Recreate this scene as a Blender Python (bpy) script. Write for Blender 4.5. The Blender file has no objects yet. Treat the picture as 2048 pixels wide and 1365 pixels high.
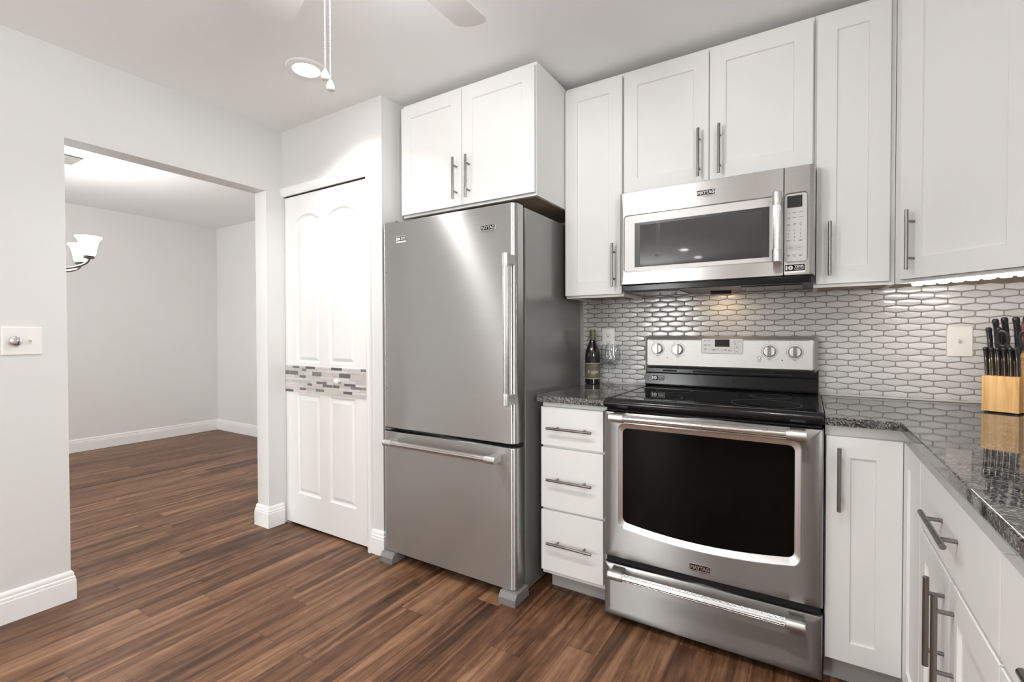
import bpy, bmesh, math, random
from math import sin, cos, pi, sqrt, radians
from mathutils import Vector, Matrix

random.seed(7)
SC = bpy.context.scene
COL = SC.collection
V = Vector

# ------------------------------------------------------------------ camera
FOCAL_PX = 955.117
cam_data = bpy.data.cameras.new('camera')
cam = bpy.data.objects.new('camera', cam_data)
COL.objects.link(cam)
YAW, PITCH, ROLL = 0.5548, -0.0145, -0.0021
fwd = V((-sin(YAW) * cos(PITCH), cos(YAW) * cos(PITCH), sin(PITCH)))
rgt = V((cos(YAW), sin(YAW), 0))
upv = rgt.cross(fwd)
r2 = rgt * cos(ROLL) + upv * sin(ROLL)
u2 = -rgt * sin(ROLL) + upv * cos(ROLL)
M = Matrix((r2, u2, -fwd)).transposed().to_4x4()
M.translation = V((0.93, -2.5363, 1.1911))
cam.matrix_world = M
cam_data.sensor_width = 36.0
cam_data.lens = FOCAL_PX * 36.0 / 2048.0
cam_data.clip_start = 0.02
SC.camera = cam

# ------------------------------------------------------------------ world, exposure
SC.view_settings.view_transform = 'Standard'
SC.view_settings.look = 'None'
SC.view_settings.gamma = 1.0
SC.view_settings.use_curve_mapping = False
SC.view_settings.exposure = -0.1
world = bpy.data.worlds.new('sky')
SC.world = world
world.use_nodes = True
bg = world.node_tree.nodes['Background']
bg.inputs[0].default_value = (0.80, 0.90, 1.0, 1)
bg.inputs[1].default_value = 1.3
SC.cycles.max_bounces = 10
SC.cycles.diffuse_bounces = 6
SC.cycles.glossy_bounces = 5
SC.cycles.transmission_bounces = 8
SC.cycles.transparent_max_bounces = 32
SC.cycles.caustics_reflective = False
SC.cycles.caustics_refractive = False
SC.cycles.sample_clamp_indirect = 6.0

# strengths of the room's lamps and of the added daylight
L_DOWN, L_FAN, L_SHADE, L_LED, L_HOOD = 20.0, 68.0, 52.0, 110.0, 40.0
W_DOWN = 7.5
W_DAY_K, W_DAY_D, W_DAY_S = 130.0, 190.0, 70.0

def day_light(name, loc, sx, sy, watts, rotz=0.0):
    l = bpy.data.lights.new(name, 'AREA')
    l.shape = 'RECTANGLE'; l.size = sx; l.size_y = sy; l.energy = watts
    l.color = (0.99, 1.0, 0.99)
    o = bpy.data.objects.new(name, l)
    COL.objects.link(o)
    o.location = loc
    o.rotation_euler = (radians(90), 0, rotz)      # shines towards +y, into the rooms
    return o
# added fill daylight at three unseen, added windows: two behind the camera, one beside
day_light('added_daylight_kitchen', (-1.4, -7.32, 1.35), 0.75, 1.9, W_DAY_K)
day_light('added_daylight_dining', (-3.6, -7.32, 1.45), 2.0, 1.6, W_DAY_D)
day_light('added_daylight_side', (1.93, -3.0, 1.60), 1.5, 1.0, W_DAY_S, radians(90))

# ------------------------------------------------------------------ materials
MATS = {}
def nt(name):
    m = bpy.data.materials.new(name); m.use_nodes = True
    t = m.node_tree
    MATS[name] = m
    return m, t, t.nodes['Principled BSDF']

def simple(name, col, rough=0.5, metal=0.0, spec=0.5, coat=0.0, emis=None, estr=0.0, noise=0.0, nscale=30.0, bump=0.0, bscale=200.0):
    m, t, p = nt(name)
    p.inputs['Base Color'].default_value = (*col, 1)
    p.inputs['Roughness'].default_value = rough
    p.inputs['Metallic'].default_value = metal
    p.inputs['Specular IOR Level'].default_value = spec
    p.inputs['Coat Weight'].default_value = coat
    if emis:
        p.inputs['Emission Color'].default_value = (*emis, 1)
        p.inputs['Emission Strength'].default_value = estr
    tc = t.nodes.new('ShaderNodeTexCoord')
    if noise > 0:
        n = t.nodes.new('ShaderNodeTexNoise'); n.inputs['Scale'].default_value = nscale; n.inputs['Detail'].default_value = 4
        t.links.new(tc.outputs['Object'], n.inputs['Vector'])
        r = t.nodes.new('ShaderNodeMix'); r.data_type = 'RGBA'
        a = [c * (1 - noise) for c in col]; b = [min(1, c * (1 + noise)) for c in col]
        r.inputs['A'].default_value = (*a, 1); r.inputs['B'].default_value = (*b, 1)
        t.links.new(n.outputs['Fac'], r.inputs['Factor'])
        t.links.new(r.outputs['Result'], p.inputs['Base Color'])
    if bump > 0:
        n = t.nodes.new('ShaderNodeTexNoise'); n.inputs['Scale'].default_value = bscale; n.inputs['Detail'].default_value = 3
        t.links.new(tc.outputs['Object'], n.inputs['Vector'])
        b = t.nodes.new('ShaderNodeBump'); b.inputs['Strength'].default_value = bump; b.inputs['Distance'].default_value = 0.002
        t.links.new(n.outputs['Fac'], b.inputs['Height'])
        t.links.new(b.outputs['Normal'], p.inputs['Normal'])
    return m

PAINT = simple('wall_paint', (0.70, 0.702, 0.692), 0.6, bump=0.08, bscale=160)
PAINT_D = simple('dining_wall_paint', (0.74, 0.738, 0.725), 0.6, bump=0.08, bscale=160)
CEIL = simple('ceiling_paint', (0.875, 0.89, 0.89), 0.8, bump=0.15, bscale=90)
TRIM = simple('white_trim_paint', (0.86, 0.863, 0.852), 0.35, noise=0.01)
DOORP = simple('white_door_paint', (0.815, 0.818, 0.806), 0.38, bump=0.05, bscale=120)
CAB = simple('white_cabinet_paint', (0.785, 0.787, 0.775), 0.5, spec=0.35, noise=0.01, nscale=8)
CABF = simple('white_cabinet_box', (0.775, 0.776, 0.764), 0.4, noise=0.01, nscale=8)
TOE = simple('toe_kick_grey', (0.42, 0.41, 0.40), 0.5, noise=0.03)
NICKEL = simple('satin_nickel', (0.25, 0.24, 0.225), 0.28, metal=1.0, noise=0.05, nscale=90)
DARKNICKEL = simple('brushed_dark_nickel', (0.22, 0.205, 0.19), 0.32, metal=1.0, noise=0.05)
ALU = simple('satin_aluminium', (0.60, 0.59, 0.575), 0.42, metal=1.0, noise=0.03, nscale=60)
CHROME = simple('polished_chrome', (0.82, 0.82, 0.82), 0.10, metal=1.0, noise=0.02)
BLACKG = simple('black_glass', (0.004, 0.004, 0.0045), 0.03, spec=0.30, noise=0.05)
OVENGLASS = simple('oven_glass', (0.003, 0.003, 0.003), 0.05, spec=0.10, noise=0.05)
BLACKE = simple('black_enamel', (0.008, 0.008, 0.009), 0.16, spec=0.3, noise=0.05)
BLACKP = simple('black_plastic', (0.016, 0.016, 0.017), 0.34, noise=0.08)
DARKGAP = simple('dark_rubber_and_gap_shade', (0.008, 0.008, 0.009), 0.8, noise=0.05)  # rubber of the seal; also the painted shade of gaps and slots
MWGLASS = simple('microwave_glass', (0.028, 0.028, 0.028), 0.04, spec=0.75, coat=0.6, noise=0.05)
SIDEGREY = simple('fridge_side_grey', (0.27, 0.267, 0.258), 0.2, metal=0.4, noise=0.03, nscale=15)
FOOTGREY = simple('grey_plastic', (0.20, 0.195, 0.19), 0.45, noise=0.04)
PANELGREY = simple('silver_plastic_panel', (0.56, 0.55, 0.535), 0.42, metal=0.25, noise=0.02)
INKGREY = simple('grey_ink', (0.10, 0.10, 0.10), 0.6, noise=0.02)
INKBLACK = simple('black_ink', (0.008, 0.008, 0.008), 0.55, spec=0.12, noise=0.02)
INKWHITE = simple('white_ink', (0.85, 0.85, 0.84), 0.5, noise=0.02)
LCD = simple('dark_display', (0.035, 0.034, 0.032), 0.25, spec=0.25, noise=0.05)
LCDRED = simple('brown_black_display', (0.022, 0.012, 0.010), 0.3, spec=0.15, noise=0.05)
RING = simple('burner_ring_grey', (0.11, 0.11, 0.11), 0.35, noise=0.05)
WPLAST = simple('white_plastic', (0.83, 0.82, 0.79), 0.3, noise=0.01)
IVORY = simple('warm_white_plastic', (0.78, 0.755, 0.71), 0.32, noise=0.01)
GROUT = simple('grey_grout', (0.25, 0.238, 0.222), 0.85, noise=0.08, nscale=60)
CAULK = simple('white_caulk', (0.62, 0.605, 0.58), 0.5, noise=0.04)
LABELG = simple('olive_label_paper', (0.155, 0.148, 0.095), 0.55, noise=0.12, nscale=40)
CREAM = simple('cream_ink', (0.82, 0.79, 0.68), 0.5, noise=0.02)
CAPSULE = simple('olive_green_foil', (0.135, 0.15, 0.075), 0.36, metal=0.2, noise=0.06)
BOTTLE = simple('dark_bottle_glass', (0.010, 0.007, 0.005), 0.04, spec=0.6, coat=0.5, noise=0.05)
UNFIN = simple('bare_birch_ply', (0.42, 0.31, 0.22), 0.6, noise=0.12, nscale=25)
REDWOOD = simple('reddish_brown_wood', (0.19, 0.05, 0.024), 0.4, noise=0.25, nscale=20)
FANW = simple('fan_white', (0.66, 0.655, 0.645), 0.4, noise=0.01)
CHAINW = simple('white_beads', (0.88, 0.87, 0.84), 0.3, noise=0.01)
STEELBLADE = simple('knife_steel', (0.6, 0.6, 0.6), 0.2, metal=1.0, noise=0.03)
LAMP = simple('downlight_lens', (0.9, 0.9, 0.9), 0.5, emis=(1.0, 0.975, 0.945), estr=L_DOWN)
FANLAMP = simple('fan_light_glass', (0.9, 0.9, 0.9), 0.4, emis=(1.0, 0.985, 0.965), estr=L_FAN)
SHADE = simple('frosted_glass_shade', (0.95, 0.95, 0.93), 0.4, emis=(1.0, 0.985, 0.965), estr=L_SHADE)
LED = simple('led_diode', (0.95, 0.95, 0.95), 0.4, emis=(1.0, 0.96, 0.90), estr=L_LED)
HOODLAMP = simple('hood_lamp_lens', (0.95, 0.9, 0.8), 0.4, emis=(1.0, 0.70, 0.42), estr=L_HOOD)

def brushed(name, col, rough, aniso, rot, scl):
    m, t, p = nt(name)
    p.inputs['Metallic'].default_value = 1.0
    p.inputs['Roughness'].default_value = rough
    p.inputs['Anisotropic'].default_value = aniso
    p.inputs['Anisotropic Rotation'].default_value = rot
    tg = t.nodes.new('ShaderNodeTangent'); tg.direction_type = 'RADIAL'; tg.axis = 'Z'
    t.links.new(tg.outputs['Tangent'], p.inputs['Tangent'])
    tc = t.nodes.new('ShaderNodeTexCoord')
    mp = t.nodes.new('ShaderNodeMapping'); mp.inputs['Scale'].default_value = scl
    t.links.new(tc.outputs['Object'], mp.inputs['Vector'])
    n = t.nodes.new('ShaderNodeTexNoise'); n.inputs['Scale'].default_value = 1.0; n.inputs['Detail'].default_value = 3
    t.links.new(mp.outputs['Vector'], n.inputs['Vector'])
    mx = t.nodes.new('ShaderNodeMix'); mx.data_type = 'RGBA'
    mx.inputs['A'].default_value = (*[c * 0.93 for c in col], 1); mx.inputs['B'].default_value = (*[c * 1.07 for c in col], 1)
    t.links.new(n.outputs['Fac'], mx.inputs['Factor'])
    t.links.new(mx.outputs['Result'], p.inputs['Base Color'])
    return m
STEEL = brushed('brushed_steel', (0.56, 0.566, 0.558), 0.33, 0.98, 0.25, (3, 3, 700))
RSTEEL = brushed('brushed_steel_darkened', (0.32, 0.317, 0.311), 0.33, 0.98, 0.25, (3, 3, 700))  # same steel as STEEL, darkened to imitate dimmer reflections on the range
STEELV = brushed('brushed_steel_band', (0.62, 0.614, 0.60), 0.36, 0.95, 0.25, (3, 3, 700))
STEELP = brushed('satin_steel_panel', (0.53, 0.522, 0.506), 0.46, 0.0, 0.0, (3, 3, 500))
STEELBAR = brushed('brushed_bar_steel', (0.58, 0.57, 0.555), 0.22, 0.0, 0.0, (300, 300, 300))
STEELRING = brushed('bright_steel_bezel', (0.72, 0.71, 0.70), 0.33, 0.0, 0.0, (60, 60, 60))

def math_node(t, op, a=None, b=None):
    n = t.nodes.new('ShaderNodeMath'); n.operation = op
    for i, x in enumerate((a, b)):
        if x is None: continue
        if isinstance(x, (int, float)): n.inputs[i].default_value = x
        else: t.links.new(x, n.inputs[i])
    return n.outputs[0]

def pane_mat(name, ior, tint):
    m = bpy.data.materials.new(name); m.use_nodes = True
    t = m.node_tree; t.nodes.clear()
    o = t.nodes.new('ShaderNodeOutputMaterial'); a = t.nodes.new('ShaderNodeBsdfTransparent'); g = t.nodes.new('ShaderNodeBsdfGlossy')
    g.inputs['Roughness'].default_value = 0.02
    f = t.nodes.new('ShaderNodeLayerWeight'); f.inputs['Blend'].default_value = 0.5; a.inputs['Color'].default_value = (*tint, 1)
    mx = t.nodes.new('ShaderNodeMixShader')
    q = math_node(t, 'ADD', math_node(t, 'MULTIPLY', math_node(t, 'POWER', f.outputs['Facing'], 3.0), 0.55), (ior - 1) * 0.16)
    t.links.new(q, mx.inputs[0]); t.links.new(a.outputs[0], mx.inputs[1]); t.links.new(g.outputs[0], mx.inputs[2])
    t.links.new(mx.outputs[0], o.inputs[0])
    return m
PANE = pane_mat('added_window_pane', 1.35, (1, 1, 1))
GLASS = pane_mat('clear_thin_glass', 1.45, (0.965, 0.972, 0.97))

def ramp(t, fac, stops):
    r = t.nodes.new('ShaderNodeValToRGB')
    e = r.color_ramp.elements
    while len(e) < len(stops): e.new(0.5)
    for i, (pos, c) in enumerate(stops):
        e[i].position = pos; e[i].color = (*c, 1)
    t.links.new(fac, r.inputs[0])
    return r.outputs[0]

def floor_mat():
    m, t, p = nt('walnut_plank_floor')
    tc = t.nodes.new('ShaderNodeTexCoord')
    sep = t.nodes.new('ShaderNodeSeparateXYZ'); t.links.new(tc.outputs['Object'], sep.inputs[0])
    W, LEN = 0.121, 1.22
    xs = math_node(t, 'ADD', sep.outputs[0], 60.0 * W + 0.0882)
    row = math_node(t, 'FLOOR', math_node(t, 'DIVIDE', xs, W))
    wn = t.nodes.new('ShaderNodeTexWhiteNoise'); wn.noise_dimensions = '1D'; t.links.new(row, wn.inputs['W'])
    ys = math_node(t, 'ADD', math_node(t, 'DIVIDE', math_node(t, 'ADD', sep.outputs[1], 40.0), LEN), wn.outputs['Value'])
    cell = math_node(t, 'FLOOR', ys)
    cmb = t.nodes.new('ShaderNodeCombineXYZ'); t.links.new(row, cmb.inputs[0]); t.links.new(cell, cmb.inputs[1])
    w2 = t.nodes.new('ShaderNodeTexWhiteNoise'); w2.noise_dimensions = '3D'; t.links.new(cmb.outputs[0], w2.inputs['Vector'])
    # grain: noise stretched along the plank, shifted per plank
    off = t.nodes.new('ShaderNodeVectorMath'); off.operation = 'SCALE'; off.inputs['Scale'].default_value = 23.0
    t.links.new(w2.outputs['Color'], off.inputs[0])
    add = t.nodes.new('ShaderNodeVectorMath'); add.operation = 'ADD'
    t.links.new(tc.outputs['Object'], add.inputs[0]); t.links.new(off.outputs[0], add.inputs[1])
    def grain(scale, detail, rough, dist):
        mp = t.nodes.new('ShaderNodeMapping'); mp.inputs['Scale'].default_value = scale; t.links.new(add.outputs[0], mp.inputs[0])
        n = t.nodes.new('ShaderNodeTexNoise'); n.inputs['Scale'].default_value = 1.0; n.inputs['Detail'].default_value = detail
        n.inputs['Roughness'].default_value = rough; n.inputs['Distortion'].default_value = dist
        t.links.new(mp.outputs[0], n.inputs['Vector']); return n
    n1 = grain((21, 0.75, 20), 4, 0.55, 1.3)
    n2 = grain((150, 7, 60), 3, 0.6, 0.3)
    n3 = grain((9, 3.2, 9), 3, 0.6, 2.2)
    g = math_node(t, 'ADD', math_node(t, 'MULTIPLY', n1.outputs['Fac'], 0.62), math_node(t, 'MULTIPLY', n2.outputs['Fac'], 0.16))
    g = math_node(t, 'ADD', g, math_node(t, 'MULTIPLY', n3.outputs['Fac'], 0.22))
    g = math_node(t, 'ADD', g, math_node(t, 'MULTIPLY', math_node(t, 'SUBTRACT', w2.outputs['Value'], 0.5), 0.11))
    col = ramp(t, g, [(0.33, (0.028, 0.012, 0.006)), (0.43, (0.084, 0.037, 0.019)), (0.53, (0.168, 0.081, 0.042)), (0.68, (0.335, 0.184, 0.102))])
    # seams
    fx = math_node(t, 'FRACT', math_node(t, 'DIVIDE', xs, W)); fy = math_node(t, 'FRACT', ys)
    sx = math_node(t, 'LESS_THAN', math_node(t, 'MINIMUM', fx, math_node(t, 'SUBTRACT', 1.0, fx)), 0.0085)
    sy = math_node(t, 'LESS_THAN', math_node(t, 'MINIMUM', fy, math_node(t, 'SUBTRACT', 1.0, fy)), 0.0009)
    seam = math_node(t, 'MAXIMUM', sx, sy)
    mx = t.nodes.new('ShaderNodeMix'); mx.data_type = 'RGBA'
    t.links.new(math_node(t, 'MULTIPLY', seam, 0.65), mx.inputs['Factor']); t.links.new(col, mx.inputs['A']); mx.inputs['B'].default_value = (0.018, 0.009, 0.006, 1)
    t.links.new(mx.outputs['Result'], p.inputs['Base Color'])
    p.inputs['Specular IOR Level'].default_value = 0.3
    rr_ = math_node(t, 'ADD', math_node(t, 'MULTIPLY', n2.outputs['Fac'], 0.2), 0.34)
    t.links.new(rr_, p.inputs['Roughness'])
    bmp = t.nodes.new('ShaderNodeBump'); bmp.inputs['Strength'].default_value = 0.12; bmp.inputs['Distance'].default_value = 0.001
    t.links.new(math_node(t, 'SUBTRACT', n2.outputs['Fac'], seam), bmp.inputs['Height'])
    t.links.new(bmp.outputs[0], p.inputs['Normal'])
    return m
FLOOR = floor_mat()

def granite_mat():
    m, t, p = nt('speckled_granite')
    tc = t.nodes.new('ShaderNodeTexCoord')
    mp = t.nodes.new('ShaderNodeMapping'); mp.inputs['Scale'].default_value = (1.0, 1.5, 1.0); mp.inputs['Rotation'].default_value = (0, 0, 0.5)
    t.links.new(tc.outputs['Object'], mp.inputs[0])
    n1 = t.nodes.new('ShaderNodeTexNoise'); n1.inputs['Scale'].default_value = 130; n1.inputs['Detail'].default_value = 6; n1.inputs['Roughness'].default_value = 0.65; n1.inputs['Distortion'].default_value = 0.6
    n2 = t.nodes.new('ShaderNodeTexVoronoi'); n2.inputs['Scale'].default_value = 330
    n3 = t.nodes.new('ShaderNodeTexNoise'); n3.inputs['Scale'].default_value = 14; n3.inputs['Detail'].default_value = 3
    for n in (n1, n2, n3): t.links.new(mp.outputs[0], n.inputs['Vector'])
    s = t.nodes.new('ShaderNodeSeparateColor'); t.links.new(n2.outputs['Color'], s.inputs[0])
    g = math_node(t, 'ADD', math_node(t, 'MULTIPLY', n1.outputs['Fac'], 0.66), math_node(t, 'MULTIPLY', s.outputs[0], 0.24))
    g = math_node(t, 'ADD', g, math_node(t, 'MULTIPLY', math_node(t, 'SUBTRACT', n3.outputs['Fac'], 0.5), 0.25))
    col = ramp(t, g, [(0.36, (0.010, 0.010, 0.011)), (0.44, (0.048, 0.047, 0.046)), (0.52, (0.155, 0.153, 0.15)), (0.66, (0.36, 0.355, 0.35))])
    t.links.new(col, p.inputs['Base Color'])
    p.inputs['Roughness'].default_value = 0.028
    bp = t.nodes.new('ShaderNodeBump'); bp.inputs['Strength'].default_value = 0.010; bp.inputs['Distance'].default_value = 0.001
    t.links.new(n1.outputs['Fac'], bp.inputs['Height']); t.links.new(bp.outputs[0], p.inputs['Normal'])
    p.inputs['Specular IOR Level'].default_value = 0.85
    return m
GRANITE = granite_mat()

def tile_mat():
    m, t, p = nt('glazed_picket_tile')
    tc = t.nodes.new('ShaderNodeTexCoord')
    n = t.nodes.new('ShaderNodeTexNoise'); n.inputs['Scale'].default_value = 14; n.inputs['Detail'].default_value = 2
    t.links.new(tc.outputs['Object'], n.inputs['Vector'])
    g = t.nodes.new('ShaderNodeNewGeometry')
    f = math_node(t, 'ADD', math_node(t, 'MULTIPLY', n.outputs['Fac'], 0.5), math_node(t, 'MULTIPLY', g.outputs['Random Per Island'], 0.5))
    c = ramp(t, f, [(0.2, (0.57, 0.565, 0.555)), (0.8, (0.68, 0.675, 0.665))])
    t.links.new(c, p.inputs['Base Color'])
    p.inputs['Roughness'].default_value = 0.13
    p.inputs['Specular IOR Level'].default_value = 0.5
    return m
TILE = tile_mat()

def pine_mat():
    m, t, p = nt('blond_pine')
    tc = t.nodes.new('ShaderNodeTexCoord')
    mp = t.nodes.new('ShaderNodeMapping'); mp.inputs['Scale'].default_value = (70, 25, 4); t.links.new(tc.outputs['Object'], mp.inputs[0])
    n = t.nodes.new('ShaderNodeTexNoise'); n.inputs['Scale'].default_value = 1; n.inputs['Detail'].default_value = 4; n.inputs['Distortion'].default_value = 0.7
    t.links.new(mp.outputs[0], n.inputs['Vector'])
    c = ramp(t, n.outputs['Fac'], [(0.3, (0.52, 0.27, 0.085)), (0.48, (0.68, 0.40, 0.15)), (0.7, (0.78, 0.50, 0.22))])
    t.links.new(c, p.inputs['Base Color']); p.inputs['Roughness'].default_value = 0.42
    return m
PINE = pine_mat()

def mosaic_mat(name, a, b):
    m, t, p = nt(name)
    g = t.nodes.new('ShaderNodeNewGeometry')
    c = ramp(t, g.outputs['Random Per Island'], [(0.0, a), (1.0, b)])
    tc = t.nodes.new('ShaderNodeTexCoord')
    mp = t.nodes.new('ShaderNodeMapping'); mp.inputs['Scale'].default_value = (20, 20, 260); t.links.new(tc.outputs['Object'], mp.inputs[0])
    n = t.nodes.new('ShaderNodeTexNoise'); n.inputs['Scale'].default_value = 1; n.inputs['Detail'].default_value = 3; t.links.new(mp.outputs[0], n.inputs['Vector'])
    mx = t.nodes.new('ShaderNodeMix'); mx.data_type = 'RGBA'; mx.blend_type = 'MULTIPLY'; mx.inputs['Factor'].default_value = 0.5
    t.links.new(c, mx.inputs['A']); t.links.new(n.outputs['Color'], mx.inputs['B'])
    mx2 = t.nodes.new('ShaderNodeMix'); mx2.data_type = 'RGBA'; mx2.blend_type = 'MULTIPLY'; mx2.inputs['Factor'].default_value = 1.0
    t.links.new(mx.outputs['Result'], mx2.inputs['A']); mx2.inputs['B'].default_value = (1.3, 1.3, 1.3, 1)
    t.links.new(mx2.outputs['Result'], p.inputs['Base Color'])
    p.inputs['Roughness'].default_value = 0.22
    return m
MOS_L = mosaic_mat('pale_mosaic_strip', (0.50, 0.48, 0.46), (0.68, 0.66, 0.64))
MOS_D = mosaic_mat('dark_mosaic_strip', (0.10, 0.098, 0.095), (0.22, 0.215, 0.21))

# ------------------------------------------------------------------ mesh builder
class MB:
    def __init__(s):
        s.bm = bmesh.new(); s.mi = 0
    def _merge(s, tmp):
        for f in tmp.faces: f.material_index = s.mi
        me = bpy.data.meshes.new('tmp'); tmp.to_mesh(me); tmp.free()
        s.bm.from_mesh(me); bpy.data.meshes.remove(me)
    def mat(s, i): s.mi = i; return s
    def box(s, x0, x1, y0, y1, z0, z1, b=0.0, seg=2):
        t = bmesh.new()
        x0, x1 = min(x0, x1), max(x0, x1); y0, y1 = min(y0, y1), max(y0, y1); z0, z1 = min(z0, z1), max(z0, z1)
        vs = [t.verts.new((x, y, z)) for x in (x0, x1) for y in (y0, y1) for z in (z0, z1)]
        for q in ((0, 1, 3, 2), (4, 6, 7, 5), (0, 4, 5, 1), (2, 3, 7, 6), (0, 2, 6, 4), (1, 5, 7, 3)):
            t.faces.new([vs[i] for i in q])
        bmesh.ops.recalc_face_normals(t, faces=t.faces)
        if b > 0:
            b = min(b, 0.49 * min(x1 - x0, y1 - y0, z1 - z0))
            bmesh.ops.bevel(t, geom=list(t.edges), offset=b, segments=seg, affect='EDGES', profile=0.5)
        s._merge(t); return s
    def loft(s, loops, cap0=True, cap1=True, closed=True):
        t = bmesh.new()
        R = [[t.verts.new(p) for p in L] for L in loops]
        n = len(R[0])
        for a, b in zip(R, R[1:]):
            for i in range(n if closed else n - 1):
                j = (i + 1) % n
                try: t.faces.new((a[i], a[j], b[j], b[i]))
                except ValueError: pass
        if cap0: t.faces.new(R[0][::-1])
        if cap1: t.faces.new(R[-1])
        bmesh.ops.remove_doubles(t, verts=t.verts, dist=1e-6)
        bmesh.ops.recalc_face_normals(t, faces=t.faces)
        s._merge(t); return s
    def prism(s, pts, axis, a, b, bev=0.0):
        """pts 2-D outline in the plane square to axis, pulled from a to b"""
        def P(p, w):
            return {'x': (w, p[0], p[1]), 'y': (p[0], w, p[1]), 'z': (p[0], p[1], w)}[axis]
        t = bmesh.new()
        A = [t.verts.new(P(p, a)) for p in pts]; B = [t.verts.new(P(p, b)) for p in pts]
        n = len(pts)
        fa = t.faces.new(A); fb = t.faces.new(B[::-1])
        for i in range(n):
            t.faces.new((A[i], A[(i + 1) % n], B[(i + 1) % n], B[i]))
        bmesh.ops.recalc_face_normals(t, faces=t.faces)
        if bev > 0:
            es = set(fa.edges) | set(fb.edges)
            bmesh.ops.bevel(t, geom=list(es), offset=bev, segments=2, affect='EDGES', profile=0.5)
        s._merge(t); return s
    def lathe(s, prof, c=(0, 0, 0), axis='z', seg=32):
        """prof: (radius, height) pairs"""
        loops = []
        for r, h in prof:
            L = []
            for k in range(seg):
                a = 2 * pi * k / seg
                q = (max(r, 1e-5) * cos(a), max(r, 1e-5) * sin(a), h)
                if axis == 'y': q = (q[0], q[2], q[1])
                if axis == 'x': q = (q[2], q[0], q[1])
                L.append((c[0] + q[0], c[1] + q[1], c[2] + q[2]))
            loops.append(L)
        return s.loft(loops, True, True)
    def cyl(s, p0, p1, r, seg=20, r1=None, b=0.0):
        p0, p1 = V(p0), V(p1); d = p1 - p0; L = d.length; d.normalize()
        a = d.orthogonal().normalized(); c = d.cross(a)
        r1 = r if r1 is None else r1
        prof = [(r, 0), (r1, L)] if b <= 0 else [(r - b, 0), (r - b * .3, b * .3), (r, b), (r1, L - b), (r1 - b * .3, L - b * .3), (r1 - b, L)]
        loops = [[tuple(p0 + d * h + (a * cos(2 * pi * k / seg) + c * sin(2 * pi * k / seg)) * rr) for k in range(seg)] for rr, h in prof]
        return s.loft(loops)
    def tube(s, pts, r, seg=10):
        pts = [V(p) for p in pts]; loops = []
        up = None
        for i, p in enumerate(pts):
            d = (pts[min(i + 1, len(pts) - 1)] - pts[max(i - 1, 0)]).normalized()
            if up is None: up = d.orthogonal().normalized()
            a = (up - d * up.dot(d)).normalized(); up = a; c = d.cross(a)
            rr = r[i] if isinstance(r, (list, tuple)) else r
            loops.append([tuple(p + (a * cos(2 * pi * k / seg) + c * sin(2 * pi * k / seg)) * rr) for k in range(seg)])
        return s.loft(loops)
    def ball(s, c, r, seg=10, sz=1.0):
        n = max(4, seg // 2)
        return s.lathe([(r * sin(pi * i / n), -r * sz * cos(pi * i / n)) for i in range(n + 1)], c, 'z', seg)
    def holed(s, outer, holes, y):
        """flat face at y (x,z outlines) with holes"""
        t = bmesh.new()
        for L in [outer] + holes:
            vs = [t.verts.new((p[0], y, p[1])) for p in L]
            for i in range(len(vs)): t.edges.new((vs[i], vs[(i + 1) % len(vs)]))
        bmesh.ops.triangle_fill(t, use_beauty=True, use_dissolve=False, edges=t.edges[:], normal=(0, -1, 0))
        for f in t.faces:
            f.normal_update()
            if f.normal.y > 0: f.normal_flip()
        s._merge(t); return s
    def text(s, body, cx, cz, y, h, w=None, bold=0.0, shear=0.0, ext=0.0004, M=None):
        """lettering standing on the plane y, read from -y"""
        cu = bpy.data.curves.new('t', 'FONT'); cu.body = body; cu.size = 1.0; cu.align_x = 'CENTER'; cu.shear = shear
        cu.offset = bold; cu.resolution_u = 3
        o = bpy.data.objects.new('t', cu); COL.objects.link(o)
        dg = bpy.context.evaluated_depsgraph_get()
        me = bpy.data.meshes.new_from_object(o.evaluated_get(dg))
        bpy.data.objects.remove(o); bpy.data.curves.remove(cu)
        if len(me.vertices) == 0: return s
        xs = [v.co.x for v in me.vertices]; ys = [v.co.y for v in me.vertices]
        x0, x1, y0, y1 = min(xs), max(xs), min(ys), max(ys)
        ky = h / (y1 - y0); kx = (w / (x1 - x0)) if w else ky
        t = bmesh.new(); t.from_mesh(me); bpy.data.meshes.remove(me)
        for v in t.verts:
            v.co = V((cx + (v.co.x - (x0 + x1) / 2) * kx, y, cz + (v.co.y - (y0 + y1) / 2) * ky))
        r = bmesh.ops.extrude_face_region(t, geom=t.faces[:])
        for e in r['geom']:
            if isinstance(e, bmesh.types.BMVert): e.co.y -= ext
        if M is not None:
            for v in t.verts: v.co = M @ v.co
        bmesh.ops.recalc_face_normals(t, faces=t.faces)
        s._merge(t); return s
    def xform(s, M):
        bmesh.ops.transform(s.bm, matrix=M, verts=s.bm.verts); return s

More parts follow.
